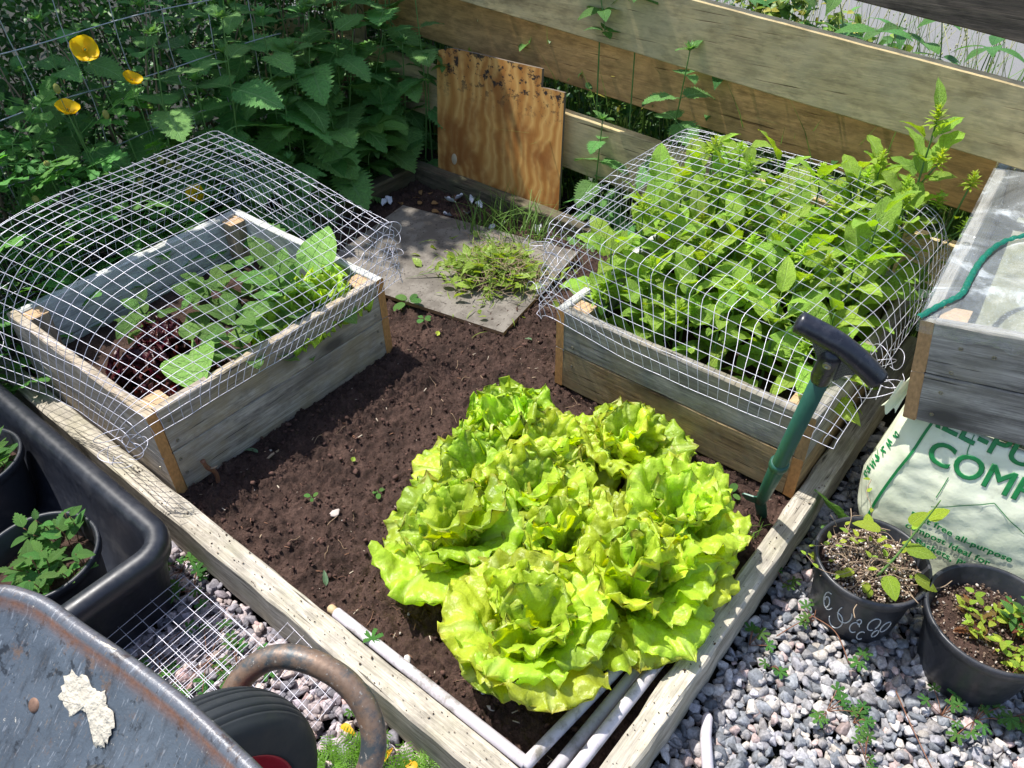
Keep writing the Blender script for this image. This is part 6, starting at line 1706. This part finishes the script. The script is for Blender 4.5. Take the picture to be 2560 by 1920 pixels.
potplant('green shoot in the pot at the far left of the trough', (-.25, 1.47, .030), 6, .05, 2, .05, OV, R=.06)
M_redleaf = leaf_mat('reddish_seedling_leaf', (.20, .10, .03), vein=(.25, .2, .08), trans=.3, hue=.10)
RD = [leaf_mesh('reddish_leaf', M_redleaf, L=1.0, W=.5, shape='ovate', serr=.2, teeth=4, fold=.2, droop=.4, m=1, seed=6, petiole=.1)]
LG = [leaf_mesh('small_leaf', Lf_tip, L=1.0, W=.55, shape='ovate', fold=.2, droop=.4, m=1, seed=7, petiole=.1, n=7)]
potplant('reddish and yellow green seedlings in the right hand pot', (.740, -.445, .012), 40, .024, 3, .045, RD+LG+LG, R=.080)
potplant('leafy shoots at the far side of the right hand pot', (.765, -.49, .012), 12, .032, 6, .07, LG+OV, R=.035)
# scraggly plant in the chalked pot
sc = thing('potted_plant', 'straggly plant with dry twigs and lime green leaves in the chalked pot', 'plant', (.738, -.203, .030))
r = random.Random(17)
HL = [leaf_mesh('lime_leaf', leaf_mat('lime_leaf', (.30, .40, .035), vein=(.38, .5, .12), nv=4, trans=.4, hue=.04, slope=.8), L=1.0, W=.66, shape='cordate', fold=.1, droop=.3, m=3, seed=k_, petiole=.2, n=10, ruffle=.02) for k_ in range(2)]
for (az, pt, ro, loc, s) in [(1.9, .1, .2, (.02, .0, .085), .052), (-1.2, .1, 0, (.01, -.035, .070), .055), (-2.4, -.1, .2, (-.03, -.03, .035), .05), (-1.2, -.3, 0, (-.01, -.07, .035), .052), (-.8, .6, 0, (.05, -.05, .125), .042),
                             (2.8, .0, .1, (-.045, .02, .02), .030), (3.3, .1, 0, (-.05, -.01, .01), .026), (2.4, 0, 0, (-.055, .03, .008), .022), (-2.9, 0, 0, (-.06, -.02, .008), .020), (.5, .3, 0, (.03, .03, .06), .03), (-.4, .5, 0, (.04, -.03, .10), .042)]:
    linkl('leaf', r.choice(HL), sc, None, LM(az, pt, ro, loc, s))
linkl('main_stem', mesh_from('main_stem', *tube_arrays(catmull([(-.02, -.02, 0), (.005, -.035, .05), (.03, -.045, .10), (.05, -.055, .15), (.055, -.06, .185)], 4), np.linspace(.003, .0012, 17), 6), smooth=True), sc, M_stem_g)
for j in range(80):
    a = r.uniform(0, 6.28); q = .07*math.sqrt(r.random()); P = [np.array([q*math.cos(a), q*math.sin(a), 0])]; d = np.array([r.gauss(0, .5), r.gauss(0, .5), r.uniform(.1, 1)])
    L_ = r.uniform(.010, .028) if j > 12 else r.uniform(.02, .04)
    for k in range(4): d = nrmz(d+np.array([r.gauss(0, .5), r.gauss(0, .5), r.gauss(0, .3)-.15])); P.append(P[-1]+d*L_); P[-1][2] = max(.002, P[-1][2])
    linkl('dry_twig', mesh_from('dry_twig', *tube_arrays(catmull(P, 3), r.uniform(.0005, .0012), 4), smooth=True), sc, M_twig)
    if j < 12:
        for k in (2, 3, 4): linkl('leaf', LG[0], sc, None, LM(r.uniform(0, 6), r.uniform(-.2, .8), 0, tuple(P[k]), r.uniform(.012, .020)))
# dock leaf beside the beam
t = thing('dock_plant', 'large dark crinkled dock leaf standing between the beam and the compost bag', 'dock', (.90, -.105, GZ))
DL = leaf_mesh('dock_leaf', Lf_nettle, L=1.0, W=.75, shape='ovate', serr=.04, teeth=9, fold=.14, droop=.25, m=4, seed=8, petiole=.2, ruffle=.03, rk=3)
linkl('leaf', DL, t, None, LM(2.2, 1.0, .5, (0, 0, .06), .115)); linkl('leaf', DL, t, None, LM(-2.2, .1, .2, (-.01, .01, .05), .10)); linkl('leaf', DL, t, None, LM(3.4, .3, .2, (-.01, .01, .07), .08))
linkl('stem', mesh_from('stem', *tube_arrays([(0, 0, 0), (0, 0, .09)], .003, 5), smooth=True), t, M_stem_g)
tag(link('seedling_weed', PM[0], None, None, LM(.5, .1, 0, (.012, .47, .006), .05)), 'small lobed weed leaf sprouting beside the pale pole', 'weed')
# taller leafy growth right behind the upper fence board
r = np.random.default_rng(77)
verge = thing('verge_growth', 'tangle of leafy stems and seed heads just behind the upper fence board', 'wild plants', (2.0, .6, GZ))
cen = [(r.uniform(1.86, 2.25), y, r.uniform(.35, .72), r.uniform(.6, 1.1)) for y in np.arange(.55, 2.3, .06)]+[(r.uniform(1.9, 2.3), y, r.uniform(.15, .5), r.uniform(.6, 1.1)) for y in np.arange(-.9, .6, .07)]
leafy('foliage', 6500, cen, .11, .045, [(.10, .24, .045), (.16, .30, .05), (.24, .34, .05), (.07, .18, .04), (.36, .34, .06)], verge, 78)
g = Geo()
for i in range(230):
    x, y = r.uniform(1.86, 2.7), r.uniform(-.7, 1.9); h = r.uniform(.55, 1.05); P = [(x, y, GZ), (x+r.normal(0, .03), y+r.normal(0, .03), GZ+h*.6), (x+r.normal(0, .08), y+r.normal(0, .08), GZ+h)]
    V, F = tube_arrays(catmull(P, 4), np.linspace(.0016, .0006, 9), 4); g.add(V, F)
    for k in range(7):
        q = np.array(P[2])+np.array([r.normal(0, .012), r.normal(0, .012), r.uniform(-.09, .02)]); V, F = rock_proto(3, ICO1, 4, (.0022, .0022, .0055)); g.add(V+q, F)
o = link('seed_stalks', g.mesh('seed_stalks', smooth=True), verge, plain('seed_stalk', (.42, .42, .18), .7, 0, 60, .3, .2, .2)); o['kind'] = 'stuff'
# soil and grit spilled on the boards, straw on the soil
r = np.random.default_rng(91); n = 420
px = np.where(r.uniform(0, 1, n) < .6, r.uniform(-.050, -.002, n), r.uniform(.0, .95, n)); py = np.where(px < 0, r.uniform(.05, 1.25, n), r.uniform(-.044, -.003, n))
sz_ = np.clip(r.lognormal(math.log(.0013), .5, n), .0006, .0045)
cl_ = np.array([(.06, .035, .025), (.10, .07, .05), (.25, .2, .15)])[r.integers(0, 3, n)]
o = scatter('spilled_soil', np.c_[px, py, sz_*.5+.0008], sz_, cl_, ROCKS1, M_crumb, rand_rot(n, r))
tag(o, 'crumbs of soil spilled along the tops of the frame boards', 'soil', kind='stuff')
g = Geo(); rr_ = random.Random(66)
for i in range(110):
    x, y = rr_.uniform(.03, 1.0), rr_.uniform(.05, 1.05); a = rr_.uniform(0, 6.28); P = [(x, y, sz(x, y)+.004)]
    for k in range(3): a += rr_.uniform(-.7, .7); x += .010*math.cos(a); y += .010*math.sin(a); P.append((x, y, sz(min(1.5, max(.01, x)), max(.01, y))+.005))
    V, F = tube_arrays(catmull(P, 3), rr_.uniform(.0004, .0010), 4); c = rr_.choice([(.22, .12, .08), (.32, .22, .14), (.12, .07, .05)]); g.add(V, F, col=np.tile(c, (len(V), 1)))
tag(link('root_fibres', g.mesh('root_fibres', col=True), None, M_crumb), 'fine brown roots and straw lying in the open soil', 'root fibres', kind='stuff')
